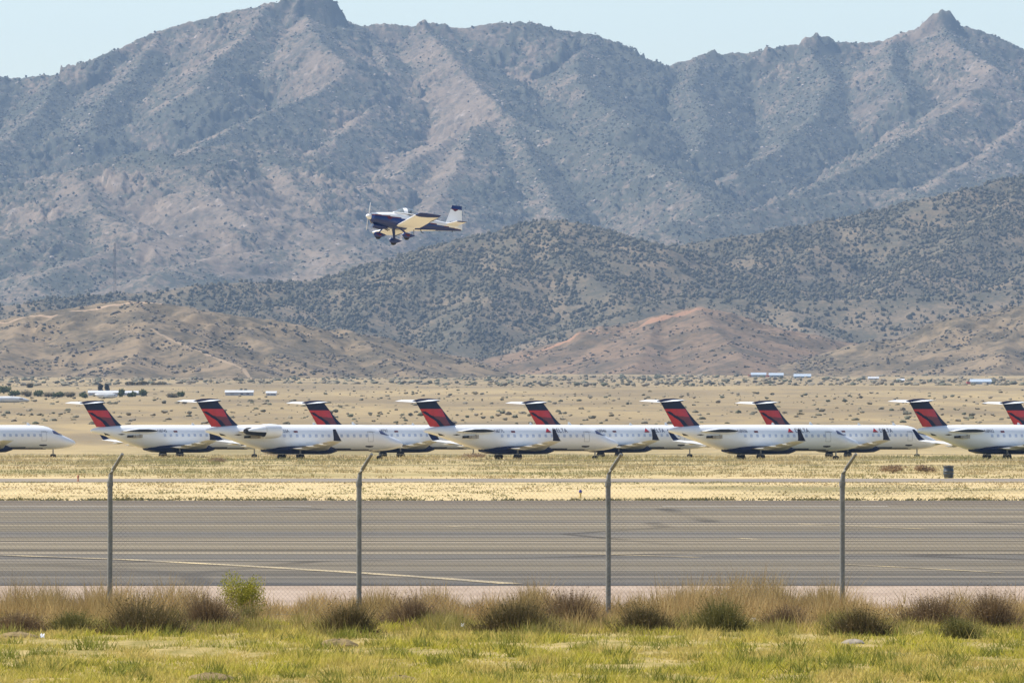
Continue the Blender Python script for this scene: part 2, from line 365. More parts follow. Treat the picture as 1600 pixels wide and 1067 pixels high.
def hill(name, fn, x0, x1, y0, y1, dx, dy, mat, veg_shade_fn=None):
    xs = np.arange(x0, x1, dx); ys = np.arange(y0, y1, dy); X, Y = np.meshgrid(xs, ys)
    Z = fn(X, Y); o = npobj(name, np.stack([X, Y, Z], -1).reshape(-1, 3), grid_faces(*X.shape), mat, True)
    if veg_shade_fn is not None:
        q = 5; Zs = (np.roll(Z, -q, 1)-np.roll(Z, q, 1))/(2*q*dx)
        at_ = o.data.attributes.new('growth_shade', 'FLOAT', 'POINT'); at_.data.foreach_set('value', veg_shade_fn(X, Y, Z, Zs).astype(np.float32).ravel())  # scrub cover and painted shade in one value
    return props(o, kind='structure')
def hill_mat(name, a, b, scrub, cov, sc, fine, rock=None, tracks=(), grow_shade=None):
    t = NT(name)
    n1 = t.noise((sc, sc*.8, sc), 5, .6); n2 = t.noise((fine, fine*.7, fine), 5, .7); n3 = t.noise((sc*3.1, sc*2.2, sc*3), 4, .6)
    c = t.mix(t.ramp(n1, .38, .62), a, b)
    if rock: c = t.mix(t.math('MULTIPLY', t.ramp(n3, .60, .72), .8), c, rock)
    m = t.math('ADD', t.math('MULTIPLY', n2, .6), t.math('MULTIPLY', n1, .4))
    c = t.mix(t.math('MULTIPLY', t.ramp(m, cov, cov+.12), .85), c, scrub)
    if grow_shade:
        g_ = t.new('ShaderNodeAttribute', attribute_name='growth_shade').outputs['Fac']
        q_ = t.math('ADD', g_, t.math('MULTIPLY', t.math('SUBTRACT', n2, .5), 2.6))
        c = t.mix(t.math('MULTIPLY', t.ramp(q_, .25, .75), .88), c, grow_shade)  # scrub tone that also paints in the mountain's shaded faces
    if tracks:      # bare dirt tracks and cuts, drawn on the ground in plan (metres)
        g = t.new('ShaderNodeNewGeometry'); sp = t.new('ShaderNodeSeparateXYZ'); t.link(g.outputs['Position'], sp.inputs[0])
        for (p, q, wd, colr) in tracks:
            dx, dy = q[0]-p[0], q[1]-p[1]; L = math.hypot(dx, dy); ux, uy = dx/L, dy/L
            rx = t.math('SUBTRACT', sp.outputs[0], p[0]); ry = t.math('SUBTRACT', sp.outputs[1], p[1])
            al = t.math('ADD', t.math('MULTIPLY', rx, ux), t.math('MULTIPLY', ry, uy))
            ac = t.math('ABSOLUTE', t.math('ADD', t.math('MULTIPLY', rx, -uy), t.math('MULTIPLY', ry, ux)))
            ac = t.math('ADD', ac, t.math('MULTIPLY', t.math('SUBTRACT', n2, .5), wd*1.6))
            over = t.math('SUBTRACT', t.math('ABSOLUTE', t.math('SUBTRACT', al, L/2)), L/2)
            dd = t.math('MAXIMUM', ac, over)
            c = t.mix(t.math('MULTIPLY', t.ramp(dd, wd*1.15, wd*.75), .85), c, colr)
    t.col(c, .95, .1).bump(n2, .6, 1.2/fine*.12)
    return t.m
def seg(a, b, wd, colr): return ((a[0], a[1]), (b[0], b[1]), wd, colr)
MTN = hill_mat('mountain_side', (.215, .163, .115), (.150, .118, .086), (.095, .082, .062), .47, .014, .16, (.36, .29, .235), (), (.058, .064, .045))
WDM = hill_mat('wooded_slope', (.185, .138, .085), (.125, .10, .062), (.07, .066, .042), .44, .022, .26)
def surf_track(lst, wd, colr):
    P = [at(*p) for p in lst]; return [seg(a, b, wd, colr) for a, b in zip(P[:-1], P[1:])]
DUST = (.40, .28, .18); REDD = (.29, .165, .098)
B1 = hill_mat('brown_slope', (.225, .165, .098), (.15, .114, .068), (.078, .066, .043), .45, .035, .16, None,
    surf_track([(-60, 517, 4585), (0, 503, 4588), (80, 487, 4590), (155, 475, 4592), (250, 474, 4596)], 1.6, DUST)
    + surf_track([(238, 512, 4490), (290, 538, 4440), (380, 573, 4350), (460, 592, 4200)], 1.1, (.30, .22, .14)))
B2 = hill_mat('red_brown_slope', (.20, .135, .085), (.14, .102, .064), (.074, .062, .043), .46, .035, .16, None,
    surf_track([(825, 557, 5180), (880, 545, 5182), (960, 522, 5184), (1030, 499, 5186), (1085, 482, 5190)], 5.5, REDD)
    + surf_track([(610, 560, 5560), (740, 562, 5530)], 9, (.38, .22, .14)))
hill('mountain_range', main_h, -1120, 1120, 8150, 11900, 2.4, 4.6, MTN, veg_shade)
hill('wooded_hill', wood_h, -640, 820, 6050, 7700, 2.6, 4.0, WDM)
hill('brown_hill', small_h(BROWN), -420, 130, 4150, 4850, 1.6, 2.4, B1)
hill('red_hill', small_h(RED), -160, 330, 4750, 5750, 1.8, 2.8, B2)
hill('brown_hill', small_h(EAST), 60, 600, 4650, 5250, 1.8, 2.8, B1)

# ------------------------------------------------------------------ scrub
ICO_V = []; 
def ico():
    p = (1+5**.5)/2
    v = np.array([(-1,p,0),(1,p,0),(-1,-p,0),(1,-p,0),(0,-1,p),(0,1,p),(0,-1,-p),(0,1,-p),(p,0,-1),(p,0,1),(-p,0,-1),(-p,0,1)], float)
    v /= np.linalg.norm(v[0])
    f = np.array([(0,11,5),(0,5,1),(0,1,7),(0,7,10),(0,10,11),(1,5,9),(5,11,4),(11,10,2),(10,7,6),(7,1,8),(3,9,4),(3,4,2),(3,2,6),(3,6,8),(3,8,9),(4,9,5),(2,4,11),(6,2,10),(8,6,7),(9,8,1)])
    return v, f
IV, IF = ico()
def blobs(name, P, r, hgt, mat, jit=.35):
    n = len(P); V = IV[None]*(1+jit*(rng.random((n, 12, 1))*2-1))
    a = rng.random(n)*6.283; ca, sa = np.cos(a)[:, None], np.sin(a)[:, None]
    x = V[..., 0]*ca - V[..., 1]*sa; y = V[..., 0]*sa + V[..., 1]*ca
    W = np.stack([x*r[:, None]+P[:, None, 0], y*r[:, None]+P[:, None, 1], V[..., 2]*hgt[:, None]+P[:, None, 2]+hgt[:, None]*.6], -1).reshape(-1, 3)
    F = (IF[None]+12*np.arange(n)[:, None, None]).reshape(-1, 3)
    return npobj(name, W, F, mat)
JUN = leafy('juniper_foliage', [(.062, .056, .032), (.10, .088, .048), (.145, .12, .07), (.08, .072, .04)], 0)
def scatter(fn, n, x0, x1, y0, y1, dens, relmin):
    X = rng.uniform(x0, x1, n); Y = rng.uniform(y0, y1, n); h = fn(X, Y)
    keep = (h-gz(Y) > relmin) & (rng.random(n) < dens(X, Y)); X, Y, h = X[keep], Y[keep], h[keep]
    return np.stack([X, Y, h], -1)
P = scatter(wood_h, 190000, -480, 560, 6050, 7400, lambda x, y: (.1+.85*sstep(-.45, .35, fbm(x/26, y/50, 5)+.35*fbm(x/120, y/160, 2)))*(1-.62*sstep(6560, 6420, y+.0*x)*sstep(0, 90, x)), 0.5)
r = .45+1.35*rng.random(len(P))**2*(1+.35*(rng.random(len(P)) > .85)); o = blobs('hillside_scrub', P, r, r*rng.uniform(.8, 1.25, len(P)), JUN)
props(o, 'dark green juniper scrub covering the middle wooded hill', 'scrub', kind='stuff')
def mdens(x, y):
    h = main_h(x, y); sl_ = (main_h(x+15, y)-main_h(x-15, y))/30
    return .04+.8*veg_shade(x, y, h, sl_)**1.6  # scrub thickens where the painted shade is dark
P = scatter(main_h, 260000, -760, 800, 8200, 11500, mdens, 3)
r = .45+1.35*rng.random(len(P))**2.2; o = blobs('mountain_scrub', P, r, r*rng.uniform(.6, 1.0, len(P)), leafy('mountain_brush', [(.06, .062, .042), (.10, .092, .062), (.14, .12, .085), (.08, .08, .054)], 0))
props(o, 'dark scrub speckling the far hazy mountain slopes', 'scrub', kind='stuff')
P = scatter(main_h, 130000, -760, 800, 8200, 11500, lambda x, y: .9*sstep(.0, .45, fbm(x/38+7, y/60, 4)+.00006*(y-9500)), 3)
r = .35+1.5*rng.random(len(P))**4; o = blobs('mountain_boulders', P-np.stack([0*r, 0*r, .5*r], -1), r*1.3, r*.8, leafy('pale_granite', [(.26, .21, .165), (.34, .28, .225), (.21, .17, .135), (.40, .34, .28)], 0), .5)
props(o, 'pale granite boulders and outcrops on the far mountain slopes', 'boulders', kind='stuff')
BRN = leafy('desert_brush', [(.12, .095, .07), (.17, .135, .10), (.11, .10, .065), (.15, .12, .10)], 0)
PP = []
for fn, (a, b, c, d), n in ((small_h(BROWN), (-320, 110, 4200, 4750), 42000), (small_h(RED), (-150, 300, 4800, 5600), 34000), (small_h(EAST), (150, 330, 4700, 5100), 13000)):
    PP.append(scatter(fn, n, a, b, c, d, lambda x, y: .75*sstep(-.2, .45, fbm(x/25, y/38, 5)), .4))
P = np.concatenate(PP); r = .25+.95*rng.random(len(P))**2; o = blobs('desert_scrub', P, r, r*.6, BRN)
props(o, 'low brown brush speckling the bare foothills', 'scrub', kind='stuff')

# leafy plant meshes: thousands of small leaf faces through a lumpy volume, and stems
def plant(name, mat, n, rad, hgt, leaf, lumps=5, stems=14, seed=0, up=.3):
    g = np.random.default_rng(seed)
    c = np.stack([g.uniform(-.6, .6, lumps)*rad, g.uniform(-.6, .6, lumps)*rad, g.uniform(.3, .72, lumps)*hgt], -1); cr = g.uniform(.35, .6, lumps)
    k = g.integers(0, lumps, n); d = g.normal(size=(n, 3)); d /= np.linalg.norm(d, axis=1)[:, None]; q = g.random(n)**.45
    p = c[k] + d*q[:, None]*cr[k][:, None]*np.array([rad, rad, hgt*.75]); p[:, 2] = np.maximum(p[:, 2], .02*hgt)
    a = g.normal(size=(n, 3)); a[:, 2] += up*2; a /= np.linalg.norm(a, axis=1)[:, None]; b = np.cross(a, g.normal(size=(n, 3))); b /= np.linalg.norm(b, axis=1)[:, None]
    s = leaf*g.uniform(.6, 1.4, n)[:, None]
    V = np.stack([p-b*s*.35, p+b*s*.35, p+a*s], 1).reshape(-1, 3); F = np.arange(3*n).reshape(-1, 3)
    Vs = [V]; Fs = [F]; m = len(V)
    for i in range(stems):
        e = c[g.integers(0, lumps)] + g.normal(size=3)*.2*rad; e[2] = abs(e[2]); w_ = leaf*.16
        Vs.append(np.array([(-w_, 0, 0), (w_, 0, 0), e*[1, 1, 1]])); Fs.append(np.array([[m, m+1, m+2]])); m += 3
    o = npobj(name, np.concatenate(Vs), np.concatenate(Fs), mat); me = o.data; bpy.data.objects.remove(o)
    return me
SAGE = leafy('sage_leaves', [(.28, .23, .15), (.33, .275, .18), (.24, .22, .13), (.36, .29, .19)], .4)
GRN = leafy('green_leaves', [(.07, .10, .03), (.11, .14, .04), (.09, .11, .045), (.15, .16, .06)], .2)
DRK = leafy('dark_brush', [(.10, .075, .03), (.16, .115, .05), (.075, .07, .022), (.23, .165, .075)], .15)
TAN = leafy('dry_brush', [(.20, .13, .075), (.27, .185, .10), (.16, .10, .06), (.33, .23, .13)], .2)
YGR = leafy('yellow_green_weed', [(.26, .26, .03), (.40, .37, .04), (.22, .22, .04), (.48, .42, .06)], .3)
SH = [plant('desert_shrub', SAGE, 220, 1.0, 1.0, .28, 4, 4, s) for s in range(5)]
pts = []
for k in range(230):
    py = 664-74*random.random()**.55 if random.random() < .62 else random.uniform(578, 606)
    pts.append(gpt(random.uniform(-40, 1640), py))
pts.sort(key=lambda p: p.y)
for k, p in enumerate(pts):
    o = link_mesh('desert_shrub', SH[k % 5], p - Vector((0, 0, .15)), random.random()*6.28, None or (1, 1, 1))
    s = random.uniform(.25, .8)*random.uniform(.5, 1)*min(1.6, .75+p.y/4500); o.scale = (s*1.25, s*1.25, s*random.uniform(.5, .9))
    props(o, 'small grey green shrub dotting the dry plain behind the parked jets', 'shrub', 'shrubs scattered over the dry plain')
P = np.array([gpt(rng.uniform(-60, 1660), (572+34*rng.random()**1.2) if rng.random() < .72 else 600+64*rng.random()) for _ in range(5200)])
r = (.2+.75*rng.random(len(P))**2)*np.where(P[:, 1] > 3300, 1.25, .6); o = blobs('plain_scrub', P, r*1.3, r*.7, leafy('plain_brush', [(.14, .125, .085), (.21, .18, .12), (.11, .115, .07), (.24, .20, .14)], 0))
props(o, 'tiny distant brush over the far dry plain', 'scrub', kind='stuff')
def tuft_mesh(P, n_each, hgt, wid, mat, name, spread=.25, lean=.5):
    n = len(P)*n_each; b = np.repeat(P, n_each, 0); h = np.repeat(hgt, n_each)*rng.uniform(.5, 1.15, n)
    b = b + np.stack([rng.normal(size=n)*spread, rng.normal(size=n)*spread, np.zeros(n)], -1)
    a = rng.random(n)*6.283; w2 = wid*rng.uniform(.6, 1.3, n); ln = rng.normal(size=(n, 2))*lean*h[:, None]*.6
    dx = np.cos(a)*w2; dy = np.sin(a)*w2
    v0 = b + np.stack([-dx, -dy, 0*h], -1); v1 = b + np.stack([dx, dy, 0*h], -1); v2 = b + np.stack([ln[:, 0], ln[:, 1], h], -1)
    return npobj(name, np.stack([v0, v1, v2], 1).reshape(-1, 3), np.arange(3*n).reshape(-1, 3), mat)
# dry grass of the airfield between runway and jets
DRY = leafy('dry_grass_blades', [(.50, .38, .18), (.60, .47, .24), (.38, .28, .13), (.62, .50, .27)], .3, ((.05, .015, .05), (.17, .19, .06)))
X = rng.uniform(-62, 62, 22000); Y = rng.uniform(399, 1045, 22000); k = (np.abs(Y-555) > 19) & (np.abs(X) < .058*Y+2) & (rng.random(22000) < sstep(-.5, .5, fbm(X/14, Y/50, 3)))
P = np.stack([X[k], Y[k], 0*X[k]], -1)
props(tuft_mesh(P, 9, rng.uniform(.05, .2, len(P))*(.6+.5*(Y[k] > 580)+1.0*(Y[k] > 800)), .045, DRY, 'dry_grass', .35, .9), 'straw coloured dry grass tufts between runway and jets', 'grass', kind='stuff')

n_ = 900; X = rng.uniform(-30, 30, n_); P = np.stack([X, 398.2+rng.random(n_)**2*4-1.6*(rng.random(n_) > .8), 0*X], -1)[rng.random(n_) < .2+.8*sstep(-.2, .4, fbm(X/3, X*0, 3))]
props(tuft_mesh(P, 10, rng.uniform(.05, .17, len(P)), .05, leafy('edge_grass_blades', [(.16, .14, .06), (.24, .19, .08), (.12, .125, .045)], .25), 'dry_grass', .25, .9), 'dark grass tufts lining the far edge of the runway', 'grass', kind='stuff')
# ------------------------------------------------------------------ regional jets
WHITE = NT('jet_white_paint'); n = WHITE.noise((.35, .35, 1.6), 6, .65, True); n2 = WHITE.noise((2.5, 2.5, 3), 4, .6, True)
WHITE.col(WHITE.mix(WHITE.math('MULTIPLY', WHITE.ramp(n, .5, .85), .22), WHITE.mix(WHITE.math('MULTIPLY', n2, .18), (.87, .87, .86), (.72, .71, .69)), (.60, .57, .52)), .32, .5); WHITE = WHITE.m
NAVY = simple('navy_paint', (.009, .014, .05), .45, .15, 0, .3, 1.2)
RED1 = simple('bright_red_paint', (.52, .008, .016), .35, .5, 0, .15, 1.5)
RED2 = simple('dark_red_paint', (.15, .006, .014), .35, .5, 0, .25, 1.5)
WINGM = simple('wing_grey_white', (.66, .66, .64), .4, .4, 0, .15, 1.0)
DARK = simple('dark_cavity', (.018, .017, .018), .7, .2, 0, .5, 4)
TYRE = simple('tyre_rubber', (.022, .021, .02), .85, .2, 0, .3, 5)
STEEL = simple('dull_metal', (.30, .29, .27), .5, .5, .6, .3, 4)
HARD = simple('tan_engine_bracket', (.42, .37, .29), .6, .3, 0, .4, 6)
PANE = simple('covered_window_blue', (.50, .56, .69), .4, .3, 0, .2, 5)
COCK = simple('cockpit_glass', (.075, .085, .17), .45, .2)
LETT = simple('dark_blue_lettering', (.05, .06, .11), .5, .3)
FST = [(0, 1.68, 1.58, .05), (.25, 1.90, 1.40, .27), (.7, 2.10, 1.24, .50), (1.3, 2.31, 1.12, .74), (1.9, 2.52, 1.04, .93), (2.6, 2.82, .99, 1.09), (3.2, 3.14, .96, 1.19), (3.8, 3.40, .95, 1.27), (4.4, 3.53, .95, 1.32), (5.0, 3.60, .95, 1.34), (5.8, 3.62, .95, 1.345),
       (16, 3.62, .95, 1.345), (17.2, 3.62, 1.0, 1.33), (18.4, 3.62, 1.18, 1.28), (19.6, 3.61, 1.46, 1.15), (20.8, 3.58, 1.80, .97), (22, 3.53, 2.15, .74), (23, 3.47, 2.44, .54), (24, 3.36, 2.68, .36), (24.7, 3.22, 2.84, .2), (24.9, 3.13, 2.92, .08)]
fs_s = np.array([f[0] for f in FST])
def fus(s):
    return tuple(float(np.interp(s, fs_s, [f[k] for f in FST])) for k in (1, 2, 3))
X0 = 14.2
def fpt(s, a, off=0.0):      # a: angle from starboard horizontal, positive up
    t, b, w_ = fus(s); zc = (t+b)/2; hz = (t-b)/2
    return Vector((X0-s, -(w_+off)*math.cos(a), zc+(hz+off)*math.sin(a)))
def fz(s, z, off=.02):       # starboard skin point at height z
    t, b, w_ = fus(s); zc = (t+b)/2; hz = (t-b)/2
    return fpt(s, math.asin(max(-1, min(1, (z-zc)/hz))), off)
def patch(name, q, mat, parent, off=.02, n=6):      # a thin panel that follows the skin
    cs, cz = sum(p[0] for p in q)/len(q), sum(p[1] for p in q)/len(q); mb = MB()
    for k in range(len(q)):
        a, b = q[k], q[(k+1) % len(q)]; idx = {}; vs = []
        for i in range(n+1):
            for j in range(n+1-i):
                u, v = i/n, j/n; idx[i, j] = len(vs); vs.append(fz(cs+(a[0]-cs)*u+(b[0]-cs)*v, cz+(a[1]-cz)*u+(b[1]-cz)*v, off))
        f = []
        for i in range(n):
            for j in range(n-i):
                f.append((idx[i, j], idx[i+1, j], idx[i, j+1]))
                if i+j < n-1: f.append((idx[i+1, j], idx[i+1, j+1], idx[i, j+1]))
        mb.add(vs, f)
    return mb.build(name, mat, parent, False)
def afoil(s0, chord, y, z, th, n=10, tilt=None):
    pts = []
    prof = [(0, 0), (.02, .35), (.1, .72), (.3, 1), (.6, .75), (.85, .3), (1, .03)]
    up = [(c*chord, q*th*.55) for c, q in prof]; lo = [(c*chord, -q*th*.45) for c, q in prof[-2:0:-1]]
    return [Vector((X0-(s0+c), y, z+q)) for c, q in up+lo]
def fin_color(u, v):
    if v > .69: return 0
    if u > .74+.24*(v/.69): return 0
    st = .92*(.60-v); st = min(st, .34); wd = .16
    if st-.02 < u < st+wd and v < .60: return 0
    if u >= st+wd and v < .46-.10*u: return 2
    return 1
def text_mesh(s, size):
    cu = bpy.data.curves.new('t', 'FONT'); cu.body = s; cu.size = size; cu.resolution_u = 3
    o = bpy.data.objects.new('t', cu); C.objects.link(o); dg = bpy.context.evaluated_depsgraph_get(); dg.update()
    me = bpy.data.meshes.new_from_object(o.evaluated_get(dg)); bpy.data.objects.remove(o); bpy.data.curves.remove(cu); return me
def skin_text(name, s, size, s0, z0, mat, parent, off=.035):
    me = text_mesh(s, size); me.name = name; me.materials.clear(); me.materials.append(mat)
    for v in me.vertices: v.co = fz(s0 - v.co.x, z0 + v.co.y, off)
    me.update(); o = bpy.data.objects.new(name, me); C.objects.link(o); o.parent = parent; return o
def jet_parts(root):
    ss = list(np.concatenate([np.linspace(0, 5.2, 27), np.linspace(5.6, 16, 27), np.linspace(16.3, 24.9, 34)]))
    rings = [[Vector((X0-s, -fus(s)[2]*math.cos(2*math.pi*k/48), (fus(s)[0]+fus(s)[1])/2+(fus(s)[0]-fus(s)[1])/2*math.sin(2*math.pi*k/48))) for k in range(48)] for s in ss]
    def belly(c):
        s = X0-c.x; lim = 1.34-.035*abs(s-12)
        return 1 if (4.2 < s < 18.6 and c.z < lim) else 0
    f = MB().loft(rings); fo = f.build('fuselage', [WHITE, NAVY], root, True, belly)
    fr = MB().loft([[Vector((X0-s, y*k, .62+z*k+(1-k)*.45)) for y, z in ((-1.45, .5), (-1.3, .12), (-.8, 0), (.8, 0), (1.3, .12), (1.45, .5), (1.0, .9), (-1.0, .9))] for s, k in ((8.8, .45), (9.8, .9), (11, 1), (15, 1), (16.4, .85), (17.6, .4))])
    fr.build('belly_fairing', [NAVY], root)
    for sg in (-1, 1):
        wb = MB().loft([afoil(10.2, 5.2, sg*1.0, 1.16, .55), afoil(12.0, 3.25, sg*3.8, 1.42, .36), afoil(15.1, 1.35, sg*9.95, 2.0, .14)])
        wo = wb.build('wing', WINGM, root)
        wg = MB().loft([afoil(15.25, 1.0, sg*9.95, 2.02, .10), afoil(15.55, .8, sg*10.12, 2.25, .09), afoil(16.35, .36, sg*10.45, 3.15, .05)])
        wg.build('winglet', NAVY, wo)
        for yy_ in (3.2, 5.6, 7.8):
            fl = MB()
            le = 10.2+(yy_-1)/8.95*4.9; ch = 5.2-(yy_-1)/8.95*3.8; zz_ = 1.16+.094*(yy_-1)
            fl.loft([[Vector((X0-(le+ch*q), sg*yy_+a*k*.13, zz_-.12+b*k*.16)) for a, b in ((-1, 0), (0, -1), (1, 0), (0, .4))] for q, k in ((.5, .2), (.75, 1), (1.0, .8), (1.15, .1))])
            fl.build('flap_fairing', WINGM, wo)
        tl = MB().loft([[Vector((X0-s, sg*y, z)) for s, y, z in q] for q in (
            [(23.6, .05, 6.10), (24.4, .05, 6.13), (26.1, .05, 5.88), (24.4, .05, 6.0)], [(25.0, 3.12, 6.12), (25.3, 3.12, 6.13), (26.2, 3.12, 6.0), (25.3, 3.12, 6.06)])])
        tl.build('stabilizer', simple_white, root)
        g = MB().tube([(0, sg*1.58, 1.3), (0, sg*1.58, .42)], .09).build('landing_leg', STEEL, root, loc=(0, 0, 0))
        wh = MB()
        for dy in (-.2, .2):
            wh.loft([[Vector((.37*k*math.cos(a), sg*1.58+dy+q, .37+.37*k*math.sin(a))) for a in np.linspace(0, 2*math.pi, 20, endpoint=False)] for q, k in ((-.11, .8), (-.07, 1), (.07, 1), (.11, .8))])
        wh.build('wheel', TYRE, g)
    g = MB().tube([(X0-3.0, 0, 1.1), (X0-3.0, 0, .25)], .07).build('landing_leg', STEEL, root)
    wh = MB()
    for dy in (-.17, .17):
        wh.loft([[Vector((X0-3.0+.24*k*math.cos(a), dy+q, .24+.24*k*math.sin(a))) for a in np.linspace(0, 2*math.pi, 16, endpoint=False)] for q, k in ((-.08, .8), (-.05, 1), (.05, 1), (.08, .8))])
    wh.build('wheel', TYRE, g)
    # fin: a dense skin so the paint keeps its shape
    NV, NU = 44, 40; rings = []
    for j in range(NV+1):
        v = j/NV; te = 24.15+1.85*v; le = 20.95+2.5*v - (1-v)**6*.4; rings.append([])
        for i in range(NU+1):
            u = i/NU; th = .17*(1-.35*v)*math.sin(math.pi*min(1, (u*.96+.02))**1.0)**.7+.006
            rings[-1].append((te+(le-te)*u, th, 3.42+2.62*v))
    def finpaint(c):
        v = (c.z-3.42)/2.62; te = 24.15+1.85*v; le = 20.95+2.5*v - max(0, 1-v)**6*.4
        return fin_color((X0-c.x-te)/(le-te), v)
    fb = MB()
    for sg in (-1, 1): fb.loft([[Vector((X0-s, sg*t_, z)) for s, t_, z in r_] for r_ in rings], False, 0, False)
    fino = fb.build('tail_fin', [NAVY, RED1, RED2], root, True, finpaint)
    bl = MB().loft([[Vector((X0-s, .17*k*math.cos(a), 6.06+.12*e+.18*k*math.sin(a))) for a in np.linspace(0, 2*math.pi, 16, endpoint=False)] for s, k, e in ((22.95, .1, -.5), (23.3, .75, 0), (24.2, 1, .3), (25.4, .9, .1), (26.1, .45, -.3), (26.45, .05, -.5))])
    bl.build('fin_cap', NAVY, fino)
    for i, s in enumerate(np.arange(5.6, 16.2, .80)):
        q = [fz(s+du, z, .018) for du, z in ((-.15, 2.36), (.15, 2.36), (.17, 2.50), (.15, 2.66), (-.15, 2.66), (-.17, 2.50))]
        MB().add(q, [(0, 1, 2, 3, 4, 5)]).build('window', PANE, fo, False)
    patch('cockpit_window', ((3.75, 3.06), (3.75, 2.70), (3.1, 2.58), (2.45, 2.50), (2.75, 2.72), (3.2, 2.98)), COCK, fo)
    patch('cockpit_window', ((2.36, 2.48), (2.62, 2.70), (2.70, 2.84), (2.3, 2.66), (2.1, 2.53)), COCK, fo)
    patch('access_panel', ((5.6, 1.50), (4.55, 1.50), (4.6, 1.38), (5.0, 1.33), (5.5, 1.38)), DARK, fo)
    q = [fz(s, z, .018) for s, z in ((5.3, 2.9), (4.5, 2.9), (4.5, 2.86), (5.3, 2.86))]
    MB().add(q, [tuple(range(4))]).build('door_seam', simple_grey, fo, False)
    dv = [(4.75, 1.9), (5.45, 1.9), (5.45, 2.95), (4.75, 2.95)]; dw = [(4.79, 1.94), (5.41, 1.94), (5.41, 2.91), (4.79, 2.91)]
    def dense(q): return [(q[k][0]+(q[(k+1) % 4][0]-q[k][0])*t_/6, q[k][1]+(q[(k+1) % 4][1]-q[k][1])*t_/6) for k in range(4) for t_ in range(6)]
    MB().loft([[fz(s, z, .015) for s, z in dense(dv)], [fz(s, z, .015) for s, z in dense(dw)]], False).build('service_door', simple_grey, fo, False)
    an = MB().loft([[Vector((X0-s, y, z)) for s, y, z in q] for q in ([(6.0, -.05, 3.58), (6.5, 0, 3.58), (6.0, .05, 3.58)], [(6.35, -.02, 3.92), (6.55, 0, 3.92), (6.35, .02, 3.92)])])
    an.loft([[Vector((X0-s, y, z)) for s, y, z in q] for q in ([(11.0, -.05, 3.58), (11.5, 0, 3.58), (11.0, .05, 3.58)], [(11.3, -.02, 3.86), (11.45, 0, 3.86), (11.3, .02, 3.86)])])
    an.build('antenna', simple_white, root)
    # tail exhaust and small open ports on the tail cone
    patch('tail_port', ((21.9, 2.62), (21.4, 2.68), (20.95, 2.62), (21.4, 2.54)), DARK, fo)
    patch('tail_port', ((23.5, 2.78), (23.0, 2.66), (22.6, 2.50), (23.2, 2.56)), DARK, fo)
    def lens(k, z0, hh): return [(17.0, 0), (17.5, .6*hh), (18.4, hh), (19.6, .95*hh), (20.6, .5*hh), (21.4, 0), (20.6, -.4*hh), (19.6, -.7*hh), (18.4, -.7*hh), (17.5, -.45*hh)]
    for sg in (-1, 1):
        a = MB().loft([[Vector((X0-s, sg*y, 2.98+z)) for s, z in lens(0, 0, .22)] for y in (.85, 1.62)], True)
        po = a.build('engine_pylon', simple_white, root)
        if sg < 0:
            c_ = MB().loft([[Vector((X0-(19.2+(s-19.2)*.95), sg*y, 2.98+z*.8)) for s, z in lens(0, 0, .22)] for y in (1.60, 1.635)], True)
            c_.build('pylon_opening', DARK, po)
    b = MB(); b.box((X0-19.7, -1.22, 2.38), (.62, .5, .30)).box((X0-19.2, -1.24, 2.42), (.25, .42, .36)).box((X0-20.15, -1.2, 2.40), (.16, .5, .26))
    bo = b.build('engine_mount', HARD, root, False)
    MB().box((X0-20.5, -1.12, 2.38), (.5, .44, .22)).build('mount_opening', DARK, bo, False)
simple_white = simple('gloss_white', (.80, .80, .79), .35, .5, 0, .1, 2)
simple_grey = simple('seam_grey', (.35, .35, .36), .5, .4)
proto = empty('regional_jet'); jet_parts(proto)
def kids(o): return [c for c in bpy.data.objects if c.parent == o]
KT = {}
for ob in bpy.data.objects:
    if ob.parent: KT.setdefault(ob.parent.name, []).append(ob)
def copy_tree(o, parent=None, skip=()):
    c = o.copy(); C.objects.link(c)
    if parent: c.parent = parent
    for ch in KT.get(o.name, []):
        if ch.name.split('.')[0] not in skip: copy_tree(ch, c, skip)
    return c
YAW = 37.8
def place_jet(o, tail_px=None, nose_px=None, D=930.0):
    c, s = math.cos(R(YAW)), math.sin(R(YAW))
    lx, lz = (X0-26.0, 6.1) if tail_px is not None else (X0, 1.7)
    Yp = D + lx*s; px = tail_px if tail_px is not None else nose_px
    xw = (px-800)/FPX*Yp*1.0
    o.location = (xw - lx*c, D, -.10); o.rotation_euler = (0, 0, R(YAW))
JG = 'parked regional jets with navy and red tails'
def nacelle(root):
    yc, zc = -2.15, 2.98
    def ring(s, r): return [Vector((X0-s, yc+r*math.cos(a), zc+r*math.sin(a))) for a in np.linspace(0, 2*math.pi, 28, endpoint=False)]
    nb = MB().loft([ring(17.35, .46), ring(17.22, .55), ring(17.28, .60), ring(17.6, .68), ring(18.3, .72), ring(19.25, .70), ring(19.28, .60)], False)
    no = nb.build('engine_nacelle', WHITE, root)
    MB().loft([ring(17.5, .50), ring(17.52, .08)], True).build('engine_fan', DARK, no)
    MB().loft([ring(19.0, .56), ring(20.2, .42), ring(21.3, .34), ring(21.6, .2)], True).build('engine_core', DARK, no)
    up = MB().loft([[Vector((X0-s, yc+r*math.cos(a), zc+r*math.sin(a)*k+dz)) for a in np.linspace(R(15), R(190), 14)] for s, r, k, dz in ((19.3, .69, 1, 0), (20.3, .60, .8, .0), (21.4, .42, .45, .02))], False, 0, False)
    up.build('nacelle_cowl', WHITE, no)
    MB().box((X0-20.2, yc-.35, zc+.30), (1.7, .03, .10), 0, Matrix.Rotation(R(-10), 3, 'Y')).build('open_cowl_gap', NAVY, no, False)
